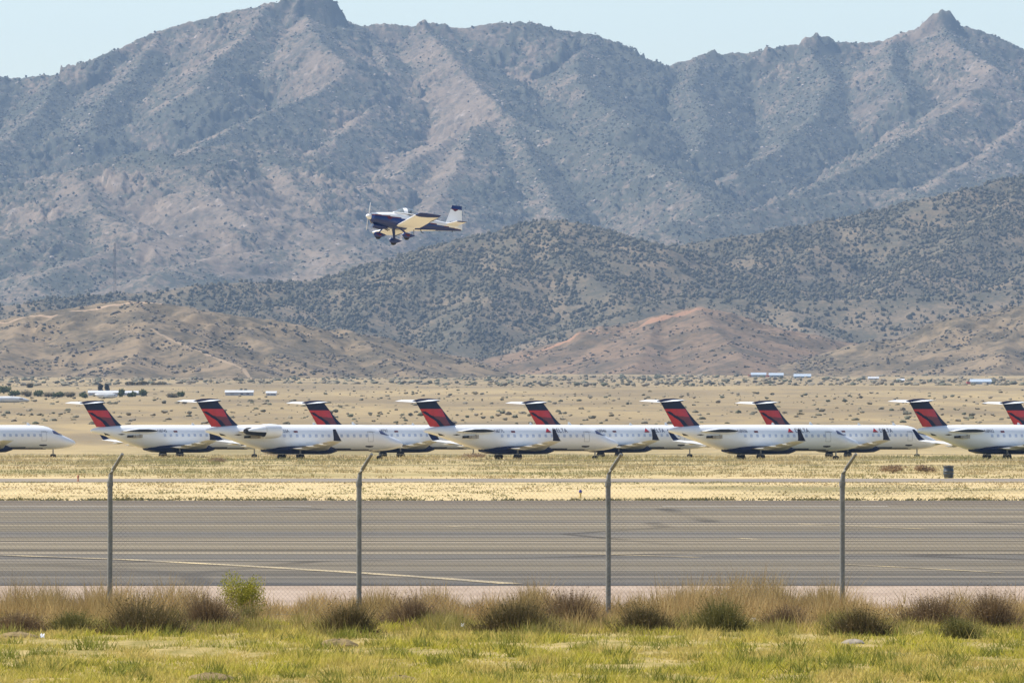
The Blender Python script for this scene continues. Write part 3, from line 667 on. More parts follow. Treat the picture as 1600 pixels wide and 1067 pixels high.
def mark(o, title, reg):
    f = [c for c in bpy.data.objects if c.parent == o and c.name.startswith('fuselage')][0]
    if reg: skin_text('registration', reg, .46, 16.9, 2.83, LETT, f)
    if reg:
        q = [fz(s, z, .03) for s, z in ((14.75, 2.83), (14.25, 2.83), (14.25, 3.0), (14.75, 3.0))]
        MB().add(q, [(0, 1, 2, 3)]).build('flag_mark', RED2, f, False)
    if title:
        skin_text('airline_lettering', 'DELTA', .62, 9.35, 2.82, LETT, f)
        e = MB().add([fz(s, z, .035) for s, z in ((10.35, 2.84), (9.6, 2.84), (9.97, 3.28), (9.97, 2.96))], [(0, 3, 2), (1, 2, 3)]).add([fz(s, z, .036) for s, z in ((10.35, 2.82), (9.6, 2.82), (9.97, 2.94))], [(0, 1, 2)], 1)
        e.build('airline_emblem', [RED1, RED2], f, False)
jets = [  # tail px, nose px, D, title, registration, label
 (129, None, 1000, 0, 'N8745', 'white jet with navy and red tail leftmost of all the tails'),
 (307, None, 930, 0, 'N8923A', 'white jet that still carries its engine pod beside the tail'),
 (476, None, 1000, 0, 'N8797', 'far jet whose tail rises behind the jet with the engine pod'),
 (649, None, 930, 1, 'N877L', 'near jet with DELTA lettering whose nose ends left of the third fence post'),
 (819, None, 1000, 1, 'N8946', 'far jet whose red tail stands behind the cabin roof left of the third fence post'),
 (1031, None, 930, 1, 'N8936', 'near jet whose tail stands right of the third fence post, all of it in view'),
 (1179, None, 1000, 1, 'N8747', 'far jet whose tail rises left of the fourth fence post'),
 (1420, None, 938, 1, 'N8932', 'near jet on the right behind the dark drum, its nose cut off by the frame'),
 (1566, None, 1004, 1, 'N8710', 'far jet at the right edge with only its tail and roof showing'),
 (None, 118, 1000, 0, None, 'jet at the left edge showing only its nose and front cabin')]
made = []
for i, (tp, npx, D, ti, reg, lab) in enumerate(jets):
    o = proto if i == 0 else copy_tree(proto, None, ('engine_mount_x',))
    place_jet(o, tp, npx, D); props(o, lab, 'jet', JG); made.append((o, ti, reg, i))
for o, ti, reg, i in made:
    mark(o, ti, reg)
    if i == 9:
        for c_ in list(bpy.data.objects):
            if c_.name.startswith('winglet') and c_.parent and c_.parent.parent == o and min(v.co.y for v in c_.data.vertices) < 0: bpy.data.objects.remove(c_)
    if i == 1: nacelle(o)

# ------------------------------------------------------------------ the small aeroplane in the air
def light_aircraft():
    root = empty('light_aircraft')
    W = simple('aircraft_white', (.82, .81, .79), .25, .5); B = simple('aircraft_navy', (.008, .028, .14), .22, .5); RD = simple('aircraft_red', (.11, .006, .016), .35, .4)
    CR = simple('wing_underside_white', (.88, .88, .88), .4, .4); BK = simple('black_rubber', (.015, .015, .017), .6, .3)
    ST = [(.30, .19, -.22, .22), (.42, .24, -.36, .40), (.8, .29, -.47, .50), (1.3, .35, -.54, .545), (1.8, .38, -.57, .56), (2.4, .38, -.57, .55), (3.1, .36, -.53, .47), (3.8, .31, -.45, .36), (4.6, .23, -.36, .25), (5.4, .15, -.28, .15), (5.9, .10, -.23, .08), (6.08, .08, -.21, .03)]
    a = np.array(ST)
    def F(s): return [float(np.interp(s, a[:, 0], a[:, k])) for k in (1, 2, 3)]
    def P(s, th, off=0):
        t, b, w_ = F(s); cz, sz = math.cos(th), math.sin(th); e = .72
        return Vector((-s, (w_+off)*math.copysign(abs(cz)**e, cz), (t+b)/2+((t-b)/2+off)*math.copysign(abs(sz)**e, sz)))
    ss = np.linspace(.30, 6.08, 150)
    def paint(c):
        s = -c.x
        if s < 1.95:
            zl = .10-.035*(s-.35); tip = max(0, .13-.34*abs(s-1.30))
            if c.z < zl-.05-max(0, .24-1.1*abs(s-1.32))**1.0*.7: return 1
            if c.z < zl: return 2
            return 0
        if 1.95 < s < 3.2 and abs(c.y) < .40 and c.z > .30: return 4
        if s < 3.0: return 1 if c.z < .03-.07*(s-1.95) and s < 2.5 else (3 if c.z < -.4 else (1 if c.z < -.05-.06*(s-2.5) else 0))
        zt = .04-.062*(s-3.0); zb = F(s)[1]+.02
        if c.z < zb and s < 4.4: return 3
        return 1 if c.z < zt-.015 else (2 if c.z < zt+.01 else 0)
    fo = MB().loft([[P(s, 2*math.pi*k/64) for k in range(64)] for s in ss]).build('fuselage', [W, B, RD, CR, BK], root, True, paint)
    # cowl scoop, intakes
    MB().loft([[Vector((-s, .22*k*math.cos(q), -.50+.13*k*math.sin(q)-dz)) for q in np.linspace(0, 2*math.pi, 16, endpoint=False)] for s, k, dz in ((.46, .75, .0), (.52, 1, .02), (.9, 1.1, .06), (1.3, .8, .05), (1.5, .2, 0))]).build('cowl_scoop', B, fo)
    for sg in (-1, 1):
        MB().loft([[Vector((-s, sg*.27+.085*k*math.cos(q), -.03+.07*k*math.sin(q))) for q in np.linspace(0, 2*math.pi, 12, endpoint=False)] for s, k in ((.375, .9), (.40, 1), (.5, 1))]).build('air_intake', BK, fo)
    MB().tube([(-1.2, .12, -.58), (-1.5, .12, -.70)], .03).tube([(-1.2, -.12, -.58), (-1.5, -.12, -.70)], .03).build('exhaust_pipe', BK, fo)
    # canopy: tinted glass on a pale frame
    g = NT('canopy_glass'); g.col((.30, .37, .41), .05, .5); g.b.inputs['Alpha'].default_value = .45; g = g.m
    CST = [(1.62, .02, .36), (1.85, .13, .46), (2.1, .27, .50), (2.35, .35, .52), (2.6, .37, .52), (2.9, .34, .49), (3.2, .25, .42), (3.5, .12, .32), (3.75, .03, .2)]
    def ctop(s): return float(np.interp(s, [c[0] for c in CST], [c[1] for c in CST])), float(np.interp(s, [c[0] for c in CST], [c[2] for c in CST]))
    def cring(s, o_=0): 
        h, w_ = ctop(s); b = F(s)[0]-.07
        return [Vector((-s, (w_+o_)*math.cos(q), b+(h+.07+o_)*math.sin(q))) for q in np.linspace(0, math.pi, 20)]
    MB().loft([cring(s) for s in np.linspace(1.62, 3.75, 30)], False, 0, False).build('canopy', g, root)
    fr = MB().loft([cring(2.22, .014), cring(2.46, .014)], False, 0, False).loft([cring(1.60, .014), cring(1.68, .014)], False, 0, False)
    for sg in (-1, 1): fr.tube([Vector((-s, sg*(ctop(s)[1]+.0), F(s)[0]-.04)) for s in np.linspace(1.62, 3.75, 16)], .035)
    fr.loft([cring(3.45, .012), cring(3.76, .012)], False, 0, False)
    fr.build('canopy_frame', W, root)
    MB().box((-2.62, .24, .22), (.10, .38, .66), 0, Matrix.Rotation(R(-12), 3, 'Y')).box((-2.42, .24, -.08), (.46, .38, .10)).build('seat', BK, root)
    MB().box((-2.62, -.24, .22), (.10, .38, .66), 0, Matrix.Rotation(R(-12), 3, 'Y')).box((-2.42, -.24, -.08), (.46, .38, .10)).build('seat', BK, root)
    # wings
    def af(le, ch, y, z, th):
        prof = [(0, 0), (.01, .3), (.05, .65), (.15, .93), (.3, 1), (.55, .8), (.8, .4), (1, .03)]
        return [Vector((-(le+c*ch), y, z+q*th*.6)) for c, q in prof] + [Vector((-(le+c*ch), y, z-q*th*.45)) for c, q in prof[-2:0:-1]]
    for sg in (-1, 1):
        wv = MB().loft([af(1.78, 1.46, sg*.5, -.44, .19), af(1.78, 1.46, sg*3.42, -.26, .19)])
        wo = wv.build('wing', [W, CR, B], root, True, lambda c: 1 if (c.z < -.44+(abs(c.y)-.5)*.061-.012 and c.x < -1.84) else 0)
        MB().loft([af(1.78, 1.46, sg*3.422, -.26, .194), af(1.80, 1.46, sg*3.50, -.25, .185), af(1.86, 1.42, sg*3.60, -.21, .12), af(1.95, 1.36, sg*3.66, -.16, .05)]).build('wing_tip', B, wo)
        MB().box((-3.2, sg*2.6, -.335), (.03, 1.7, .018)).build('aileron_gap', BK, wo, False)
        sv = MB().loft([af(5.05, .86, sg*.05, .10, .09), af(5.28, .62, sg*1.22, .10, .07)])
        so_ = sv.build('stabilizer', [W, CR], root, True, lambda c: 1 if c.z < .095 else 0)
        MB().loft([af(5.28, .62, sg*1.222, .10, .072), af(5.34, .58, sg*1.30, .105, .05), af(5.46, .48, sg*1.35, .11, .015)]).build('stabilizer_tip', B, so_)
    # fin and rudder
    def fa(le, ch, z, th): return [Vector((v.x, (v.z)*1.0, z)) for v in af(le, ch, 0, 0, th)]
    def fpaint(c):
        s = -c.x; v = (c.z-.08)/1.18
        if v > .83: return 1
        if v > .80-max(0, .11-.55*abs(s-5.62)): return 2 if abs(s-5.62) < .22 else (1 if v > .81 else 0)
        return 0
    def fle(v): return 5.02+.42*v, 6.10-.06*v
    fin = MB().loft([fa(fle(v)[0], (fle(v)[1]-.42)-fle(v)[0], .10+.98*v, .085) for v in np.linspace(0, 1, 30)])
    fin.v = fin.v
    # split the chord finely so the painted tip keeps its shape
    fin = MB(); 
    for sg in (-1, 1):
        fin.loft([[Vector((-(fle(v)[0]+(fle(v)[1]-fle(v)[0])*u), sg*.045*(math.sin(math.pi*(u*.93+.03))**.6), .08+1.18*v)) for u in np.linspace(0, 1, 36)] for v in np.linspace(0, 1, 46)], False, 0, False)
    fin.add([Vector((-(fle(1)[0]+(fle(1)[1]-fle(1)[0])*u), sg*.045*(math.sin(math.pi*(u*.93+.03))**.6), 1.26)) for sg in (-1, 1) for u in (np.linspace(0, 1, 36) if sg < 0 else np.linspace(1, 0, 36))], [tuple(range(72))])
    fno = fin.build('tail_fin', [W, B, RD], root, True, fpaint)
    MB().box((-6.10, 0, -.02), (.06, .05, .30)).box((-5.66, .047, .52), (.008, .004, .84)).build('rudder', W, fno, False)
    me = text_mesh('N743RV', .15); me.materials.clear(); me.materials.append(LETT)
    for v in me.vertices: v.co = Vector((-5.30-v.co.x, .058, .20+v.co.y))
    tx = bpy.data.objects.new('registration', me); C.objects.link(tx); tx.parent = fno
    # propeller
    pr = MB()
    for sg in (-1, 1):
        pr.loft([[Vector((-.17+ch*.35*math.cos(q)*math.sin(tw)*1.2, ch*math.cos(q)*math.cos(tw)+.03*sg, sg*rr)) + Vector((.02*math.sin(q), 0, 0)) for q in np.linspace(0, 2*math.pi, 10, endpoint=False)] for rr, ch, tw in ((.08, .05, 1.2), (.25, .10, 1.1), (.5, .115, 1.0), (.7, .10, .9), (.82, .045, .9))])
    po = pr.build('propeller', simple('propeller_grey', (.80, .80, .80), .35, .5), root)
    po.rotation_euler = (R(-14), 0, 0)
    MB().loft([[Vector((-s, r_*math.cos(q), r_*math.sin(q))) for q in np.linspace(0, 2*math.pi, 20, endpoint=False)] for s, r_ in ((0, .01), (.03, .06), (.1, .12), (.2, .165), (.31, .185))]).build('spinner', W, po)
    # gear: leg fairings with teardrop wheel fairings
    def pant(cx, cy, cz, nm, par):
        m = MB().loft([[Vector((cx+dx, cy+w_*math.cos(q), cz+dz+h_*math.sin(q))) for q in np.linspace(0, 2*math.pi, 18, endpoint=False)] for dx, w_, h_, dz in ((.30, .01, .02, 0), (.27, .06, .09, 0), (.18, .10, .16, 0), (.02, .11, .18, -.01), (-.15, .10, .14, .0), (-.32, .065, .08, .02), (-.46, .02, .025, .03), (-.5, .005, .005, .03))])
        po_ = m.build('wheel_fairing', [B, RD], par, True, lambda c: 1 if (abs(c.x-cx+.05) < .16 and abs(c.z-cz-.01-.12*(c.x-cx)) < .035 and nm) else 0)
        MB().loft([[Vector((cx+.02+.17*k*math.cos(q), cy+dy, cz-.10+.17*k*math.sin(q))) for q in np.linspace(0, 2*math.pi, 18, endpoint=False)] for dy, k in ((-.06, .85), (-.04, 1), (.04, 1), (.06, .85))]).build('wheel', BK, po_)
    for sg in (-1, 1):
        tp, bt = Vector((-1.95, sg*.42, -.50)), Vector((-2.28, sg*1.02, -1.02))
        lg = MB().loft([[p + Vector((-.085*k*math.cos(q), sg*.028*math.sin(q), .028*math.sin(q))) for q in np.linspace(0, 2*math.pi, 12, endpoint=False)] for p, k in ((tp, 1.25), (tp.lerp(bt, .5), 1), (bt, .9))]).build('landing_leg', B, root)
        pant(-2.26, sg*1.03, -1.07, sg > 0, lg)
    lg = MB().tube([(-1.22, 0, -.5), (-1.0, 0, -.75), (-.88, 0, -.92), (-.86, 0, -1.0)], [.045, .04, .035, .03], 10).build('landing_leg', B, root)
    pant(-.86, 0, -1.03, True, lg)
    MB().tube([(-2.95, .30, -.54), (-2.98, .32, -.95)], .018, 6).build('antenna', BK, root)
    MB().tube([(-3.35, .35, -.48), (-3.42, .42, -.66), (-3.52, .46, -.70)], .022, 6).build('boarding_step', BK, root)
    MB().tube([(-5.5, 0, -.25), (-5.52, 0, -.34)], .02, 6).build('tail_tiedown', BK, root)
    return root
AC = light_aircraft(); YA, PI_, RO = R(22), R(6.0), R(7.5); DA = 541.0
Fw = Vector((-math.cos(YA)*math.cos(PI_), -math.sin(YA)*math.cos(PI_), math.sin(PI_)))
L0 = Vector((0, 0, 1)).cross(Fw).normalized(); U0 = Fw.cross(L0)
Lv = L0*math.cos(RO)+U0*math.sin(RO); Uv = Fw.cross(Lv)
M3 = Matrix((Fw, Lv, Uv)).transposed()
nose = at(571.5, 337.5, DA-1.2)
AC.matrix_world = Matrix.Translation(nose) @ M3.to_4x4()
props(AC, 'small white and navy propeller plane flying above the runway with wheels hanging', 'airplane')
# the pilot, one skinned body
def pilot():
    J = {'pelvis': (0, 0, 0), 'waist': (0, 0, .18), 'chest': (.0, 0, .40), 'neck': (.01, 0, .55), 'head': (.03, 0, .66), 'crown': (.02, 0, .80), 'ls': (0, .19, .48), 'le': (.12, .24, .24), 'lw': (.36, .18, .20), 'lh': (.44, .16, .21),
         'rs': (0, -.19, .48), 're': (.12, -.24, .24), 'rw': (.36, -.18, .20), 'rh': (.44, -.16, .21), 'lk': (.45, .12, .14), 'la': (.80, .12, -.12), 'lf': (.92, .12, -.08), 'rk': (.45, -.12, .14), 'ra': (.80, -.12, -.12), 'rf': (.92, -.12, -.08)}
    E = [('pelvis', 'waist'), ('waist', 'chest'), ('chest', 'neck'), ('neck', 'head'), ('head', 'crown'), ('chest', 'ls'), ('ls', 'le'), ('le', 'lw'), ('lw', 'lh'), ('chest', 'rs'), ('rs', 're'), ('re', 'rw'), ('rw', 'rh'), ('pelvis', 'lk'), ('lk', 'la'), ('la', 'lf'), ('pelvis', 'rk'), ('rk', 'ra'), ('ra', 'rf')]
    Rd = dict(pelvis=.15, waist=.14, chest=.16, neck=.06, head=.10, crown=.085, ls=.075, le=.05, lw=.035, lh=.035, rs=.075, re=.05, rw=.035, rh=.035, lk=.075, la=.05, lf=.04, rk=.075, ra=.05, rf=.04)
    ks = list(J); me = bpy.data.meshes.new('person'); me.from_pydata([J[k] for k in ks], [(ks.index(a_), ks.index(b_)) for a_, b_ in E], [])
    o = bpy.data.objects.new('person', me); C.objects.link(o); sk = o.modifiers.new('s', 'SKIN')
    for i, k in enumerate(ks): me.skin_vertices[0].data[i].radius = (Rd[k], Rd[k]*.9); me.skin_vertices[0].data[i].use_root = (i == 0)
    o.modifiers.new('u', 'SUBSURF').levels = 1
    dg = bpy.context.evaluated_depsgraph_get(); dg.update(); m2 = bpy.data.meshes.new_from_object(o.evaluated_get(dg)); bpy.data.objects.remove(o)
    SHIRT = simple('black_shirt', (.02, .02, .022), .8, .2); SKN = simple('skin', (.42, .26, .19), .6, .3); TR = simple('dark_trousers', (.03, .035, .05), .8, .2)
    m2.materials.clear()
    for m in (SHIRT, SKN, TR): m2.materials.append(m)
    for p in m2.polygons:
        c = p.center; p.material_index = 1 if (c.z > .57 or (c.x > .38 and c.z > .17 and abs(c.y) > .1 and abs(c.y) < .22 and c.x < .5 and c.z > .19)) else (2 if c.z < .12 or c.x > .3 else 0); p.use_smooth = True
    o = bpy.data.objects.new('person', m2); C.objects.link(o)
    hd = MB().loft([[Vector((.02+r_*math.cos(q), r_*.85*math.sin(q), z)) for q in np.linspace(0, 2*math.pi, 16, endpoint=False)] for z, r_ in ((.70, .125), (.76, .135), (.82, .12), (.87, .07), (.885, .01))]).build('headset_cap', SHIRT, o)
    nf = MB().add([(.125, -.018, .67), (.125, .018, .67), (.155, 0, .66), (.125, 0, .715)], [(0, 1, 2), (0, 2, 3), (1, 3, 2)]).build('face', SKN, o)
    return o
pm = pilot(); pm.matrix_world = AC.matrix_world @ Matrix.Translation((-2.74, .22, -.30)) @ Matrix.Diagonal((.93, .93, .93, 1))
props(pm, 'person in dark clothes sitting at the controls inside the small flying plane', 'person')

# ------------------------------------------------------------------ fence
GALV = NT('galvanised_steel'); n = GALV.noise((6, 6, 6), 5, .6, True); GALV.col(GALV.mix(GALV.ramp(n, .3, .7), (.19, .185, .165), (.29, .28, .25)), .6, .3); GALV.b.inputs['Metallic'].default_value = .1; GALV = GALV.m
DF = 150.8; FH = 2.26
fence = empty('chain_link_fence', (0, DF, 0)); props(fence, 'chain link fence with bent arm steel posts across the foreground', 'fence')
posts = [(-218, 0), (172, -.005), (561, .0), (950, -.03), (1316, .0), (1700, 0)]
PX = [(p-800)/FPX*DF for p, _ in posts]
for i, (x, (px, ln)) in enumerate(zip(PX, posts)):
    b = MB().tube([(x-.015*(i % 2)-ln*.6, 0, -.1), (x-ln*.2, 0, 1.2), (x, 0, FH)], .042, 12)
    po = b.build('fence_post', GALV, fence)
    MB().tube([(x, 0, FH-.06), (x+.015, -.005, FH+.10), (x+.055, -.05, FH+.18), (x+.215, -.26, FH+.43)], [.045, .036, .032, .026], 10).build('post_arm', GALV, po)
    MB().tube([(x, 0, FH-.10), (x, 0, FH-.02)], .052, 12).build('post_collar', GALV, po)
wm = MB(); x0, x1 = PX[0]-.3, PX[-1]+.3; step = .05*2**.5*1.0
def wire(a, b, r_=.0015):
    d = (b-a).normalized(); u = d.cross(Vector((0, 1, 0))).normalized(); v = Vector((0, 1, 0))
    wm.loft([[p+r_*u, p-r_*.5*u+r_*.87*v, p-r_*.5*u-r_*.87*v] for p in (a, b)], False)
H0, H1 = .06, FH-.03; k = 0; xx0 = x0-(H1-H0)
while xx0 < x1:
    for sg in (1, -1):
        a = Vector((xx0, -.047-.002*sg, H0)); b = Vector((xx0+(H1-H0), -.047-.002*sg, H1))
        if sg < 0: a.z, b.z = b.z, a.z
        if a.x < x0: t_ = (x0-a.x)/(b.x-a.x); a = a.lerp(b, t_)
        if b.x > x1: t_ = (x1-a.x)/(b.x-a.x); b = a.lerp(b, t_)
        if b.x-a.x > .02: wire(a, b)
    xx0 += .075
wm.build('wire_mesh', GALV, fence, False)
MB().tube([(x0, -.052, H1), (x1, -.052, H1)], .004, 5).tube([(x0, -.052, H0), (x1, -.052, H0)], .004, 5).build('tension_wire', GALV, fence)
for q in (.25, .6, .97):
    bw = MB(); xs = np.arange(x0, x1, .125)
    bw.tube([(x, -.05-.21*q, FH+.18+.25*q+.006*math.sin(x*3)) for x in np.arange(x0, x1, .5)], .0022, 4)
    for x in xs: bw.tube([(x-.012, -.05-.21*q, FH+.165+.25*q), (x+.012, -.05-.21*q, FH+.195+.25*q)], .0018, 3)
    bw.build('barbed_wire', GALV, fence)

# ------------------------------------------------------------------ foreground grass, weeds, shrubs
def gh(X, Y):
    return sstep(165, 140, Y)*0.10*fbm(X/3, Y/5, 3)*sstep(60, 100, Y)
GRASS = leafy('grass_blades', [(.27, .27, .02), (.44, .41, .035), (.52, .45, .065), (.35, .345, .03), (.60, .48, .14)], .4, ((.6, .09, .5), (.58, .43, .16)))
N = 230000
Y = rng.uniform(100, 146, N); X = rng.uniform(-1, 1, N)*(.0575*Y+1.0); pn = fbm(X/.8, Y/3.5, 4)
k = rng.random(N) < .25+.75*sstep(-.45, .1, pn); X, Y, pn = X[k], Y[k], pn[k]
P = np.stack([X, Y, gh(X, Y)-.01], -1); n = len(P); h = (.03+.13*sstep(-.25, .6, pn))*rng.uniform(.5, 1.5, n)
props(tuft_mesh(P, 1, h, .011, GRASS, 'grass', .01, .9), 'yellow green short grass in the foreground', 'grass', kind='stuff')
Y = rng.uniform(108, 142, 260); X = rng.uniform(-1, 1, 260)*(.0575*Y+.5); P = np.stack([X, Y, gh(X, Y)-.01], -1)
props(tuft_mesh(P, 60, rng.uniform(.09, .24, 260), .009, leafy('green_tuft_blades', [(.15, .17, .03), (.23, .24, .035), (.32, .31, .06), (.18, .19, .03)], .3), 'grass', .11, .9), 'darker green tufts standing in the foreground grass', 'grass', kind='stuff')
WEED = leafy('dry_weed_stems', [(.46, .31, .125), (.58, .42, .18), (.32, .195, .08), (.64, .48, .22), (.40, .27, .11)], .35, ((.5, .2, .5), (.24, .18, .06)))
N = 150000
Y = rng.normal(151.0, 4.2, N); X = rng.uniform(-1, 1, N)*10.3; pn = .75*fbm(X/.7+5, Y/9, 4)+.7*fbm(X/2.6+9, Y/12, 2); k = (rng.random(N) < .12+.88*sstep(-.45, .4, pn)) & (Y > 138) & (Y < 164); X, Y, pn = X[k], Y[k], pn[k]
P = np.stack([X, Y, gh(X, Y)-.01], -1); n = len(P); h = (.14+.55*sstep(-.25, .7, pn))*rng.uniform(.3, 1.35, n)*(.45+.55*sstep(140, 148, Y))
props(tuft_mesh(P, 1, h, .0065, WEED, 'dry_weeds', .02, .5), 'tall dry brown weeds along the fence foot', 'weeds', kind='stuff')
n_ = 26000; Y = rng.uniform(139.5, 147.5, n_); X = rng.uniform(-1, 1, n_)*9.6; pn = fbm(X/.6+31, Y/4, 4); k = rng.random(n_) < sstep(-.1, .5, pn); X, Y, pn = X[k], Y[k], pn[k]
P = np.stack([X, Y, gh(X, Y)-.01], -1)
props(tuft_mesh(P, 1, (.14+.38*sstep(0, .6, pn))*rng.uniform(.3, 1.3, len(P)), .006, WEED, 'dry_weeds', .02, .8), 'straggling dry stems in front of the fence shrubs', 'weeds', kind='stuff')
Y = rng.normal(142.0, 2.6, 70000); X = rng.uniform(-1, 1, 70000)*10; pn = fbm(X/.8+15, Y/6, 4); k = rng.random(70000) < sstep(-.4, .4, pn); X, Y, pn = X[k], Y[k], pn[k]
P = np.stack([X, Y, gh(X, Y)-.01], -1)
props(tuft_mesh(P, 1, (.10+.2*sstep(-.3, .6, pn))*rng.uniform(.4, 1.3, len(P)), .008, leafy('green_weed_blades', [(.15, .16, .03), (.25, .23, .05), (.38, .30, .09), (.20, .19, .04), (.46, .36, .13)], .3), 'weeds', .02, .6), 'green and straw weeds in front of the fence', 'weeds', kind='stuff')
DBR = leafy('brown_twigs', [(.19, .125, .065), (.26, .18, .095), (.14, .09, .05), (.31, .22, .12)], .2)
OLV = leafy('olive_leaves', [(.13, .13, .035), (.19, .18, .05), (.10, .10, .03), (.24, .20, .07)], .25)
def brush(name, mat, n, rad, hgt, seed):       # a ragged clump: stems fanning up from the ground with small leaves and dead twigs
    g = np.random.default_rng(seed); a = g.random(n)*6.283; q = np.abs(g.normal(size=n))*.5; q = np.minimum(q, 1.25)
    env = np.clip(1-.6*q**1.5, .15, 1)*np.clip(.62+.9*fbm(q*np.cos(a)*2.3+seed, q*np.sin(a)*2.3+seed*.37, 3), .12, 1.3)
    b = np.stack([np.cos(a)*q*rad*.8, np.sin(a)*q*rad*.6, np.zeros(n)], -1)
    h = hgt*env*g.uniform(.3, 1.15, n); ln = np.stack([np.cos(a)*q, np.sin(a)*q], -1)*h[:, None]*.8 + g.normal(size=(n, 2))*h[:, None]*.35
    w_ = g.uniform(.003, .008, n); t_ = g.random(n)*6.283; dx = np.stack([np.cos(t_)*w_, np.sin(t_)*w_, 0*w_], -1)
    top = b + np.concatenate([ln, h[:, None]], 1); mid = b + np.concatenate([ln*.35, h[:, None]*.55], 1)
    V = [np.stack([b-dx, b+dx, top], 1).reshape(-1, 3)]
    k = g.integers(0, n, n*2); f = g.random((n*2, 1))**.8; c = b[k]*(1-f)+top[k]*f + g.normal(size=(n*2, 3))*.02
    d = g.normal(size=(n*2, 3)); d /= np.linalg.norm(d, axis=1)[:, None]; e = np.cross(d, g.normal(size=(n*2, 3))); e /= np.linalg.norm(e, axis=1)[:, None]
    L = g.uniform(.012, .032, (n*2, 1)); c[:, 2] = np.abs(c[:, 2]); V.append(np.stack([c-e*L*.3, c+e*L*.3, c+d*L], 1).reshape(-1, 3))
    V = np.concatenate(V); o = npobj(name, V, np.arange(len(V)).reshape(-1, 3), mat); me = o.data; bpy.data.objects.remove(o); return me
def shrub(px, py, wpx, hpx, mat, label, name='roadside_shrub', n=3000, leaf=.042, grp='shrubs along the fence'):
    p = gpt(px, py); s = FPX/p.y; me = brush(name, mat, int(n*(.5+wpx/140)), wpx/2/s, hpx*1.1/s, int(px*3+py)) if mat != YGR else plant(name, mat, 7000, wpx/2/s, hpx/s, .024, 13, 40, int(px), .8)
    o = link_mesh(name, me, p-Vector((0, 0, .03))); props(o, label, 'shrub', grp); return o
shrub(225, 992, 195, 74, DRK, 'wide dark brown shrub just right of the first fence post')
shrub(325, 984, 126, 64, DBR, 'dry brown bush between the wide dark brown shrub and the yellow green weed')
shrub(380, 968, 74, 74, YGR, 'bright yellow green weed standing above the dry grass')
shrub(378, 976, 92, 40, OLV, 'low olive shrub under the bright yellow green weed')
shrub(545, 992, 110, 66, DRK, 'dark shrub at the foot of the second fence post')
shrub(650, 982, 138, 60, DBR, 'dry brown bush right of the second fence post')
shrub(805, 990, 172, 70, DRK, 'wide dark shrub midway between second and third fence posts')
shrub(895, 980, 96, 80, DBR, 'tall dry bush left of the third fence post')
shrub(1010, 988, 126, 54, DRK, 'low dark shrub right of the third fence post')
shrub(1125, 988, 114, 62, OLV, 'olive green shrub midway between third and fourth fence posts')
shrub(1228, 984, 103, 48, DBR, 'low dry brown bush left of the fourth fence post')
shrub(1345, 994, 126, 60, DRK, 'darkest shrub, at the foot of the fourth fence post')
shrub(1455, 982, 138, 66, DBR, 'dry brown bush right of the fourth fence post')
shrub(1550, 984, 110, 70, DBR, 'russet dry bush near the right edge')
shrub(1500, 1000, 69, 50, OLV, 'small green weed in front of the dry bushes at right')
shrub(30, 990, 126, 46, DBR, 'dry brown bush at the left edge')
shrub(112, 990, 96, 44, OLV, 'low green shrub left of the first fence post')
SOIL = NT('bare_soil'); n = SOIL.noise((9, 9, 9), 6, .7, True); SOIL.col(SOIL.mix(SOIL.ramp(n, .35, .65), (.16, .12, .055), (.30, .22, .11)), .95, .1); SOIL.bump(n, .8, .04); SOIL = SOIL.m
def mound(px, py, wpx, hpx, label, name, cat, mat):
    p = gpt(px, py); s = FPX/p.y; g = np.random.default_rng(int(px)); nu, nv = 28, 9; V = []
    for j in range(nv):
        a = j/(nv-1)*math.pi/2
        for i in range(nu):
            b = 2*math.pi*i/nu; q = 1+.22*float(fbm(np.array(2.5*math.cos(b)+px), np.array(2.5*math.sin(b)+a*2), 3))
            V.append((wpx/2/s*math.cos(a)*math.cos(b)*q, wpx/2/s*math.cos(a)*math.sin(b)*q*.8, hpx/s*math.sin(a)*q-.02))
    o = MB().loft([V[j*nu:(j+1)*nu] for j in range(nv)], False).build(name, mat, loc=p); props(o, label, cat); return o
STONE = simple('tan_stone', (.33, .28, .21), .9, .2, 0, .4, 8)
mound(330, 1066, 84, 17, 'brown dirt mound in the grass at the bottom left', 'dirt_mound', 'mound', SOIL)
mound(28, 1000, 70, 14, 'tan dirt mound at the left edge of the grass', 'dirt_mound', 'mound', SOIL)
mound(530, 1012, 70, 15, 'tan dirt mound in front of the second fence post', 'dirt_mound', 'mound', SOIL)
mound(628, 1066, 60, 13, 'dirt mound at the bottom edge below the second fence post', 'dirt_mound', 'mound', SOIL)
mound(1333, 1006, 40, 10, 'flat grey tan stone in front of the darkest shrub', 'stone', 'stone', STONE)
mound(1178, 974, 16, 11, 'small pale stone beside the green shrub', 'stone', 'stone', simple('pale_stone', (.55, .52, .46), .9, .2, 0, .3, 8))
PAPER = simple('white_scrap', (.58, .58, .57), .6, .3)
for px, py, lab in ((66, 1006, 'white scrap of paper lying in the grass at left'), (722, 990, 'white scrap of paper lying in front of the wide dark shrub')):
    p = gpt(px, py); m = MB().loft([[Vector((x*.03, y*.02+.014*z, z*.045+.04+.012*math.sin(5*x+3*z))) for x in (-1, -.4, .3, 1)] for y, z in ((-1, 0), (0, .6), (1, 1.1))], False, 0, False)
    m.loft([[Vector((x*.03, y*.02+.014*z+.004, z*.045+.036+.012*math.sin(5*x+3*z))) for x in (-1, -.4, .3, 1)] for y, z in ((-1, 0), (0, .6), (1, 1.1))], False, 0, False)
    o = m.build('paper_scrap', PAPER, loc=p+Vector((0, 0, .06))); props(o, lab, 'litter')

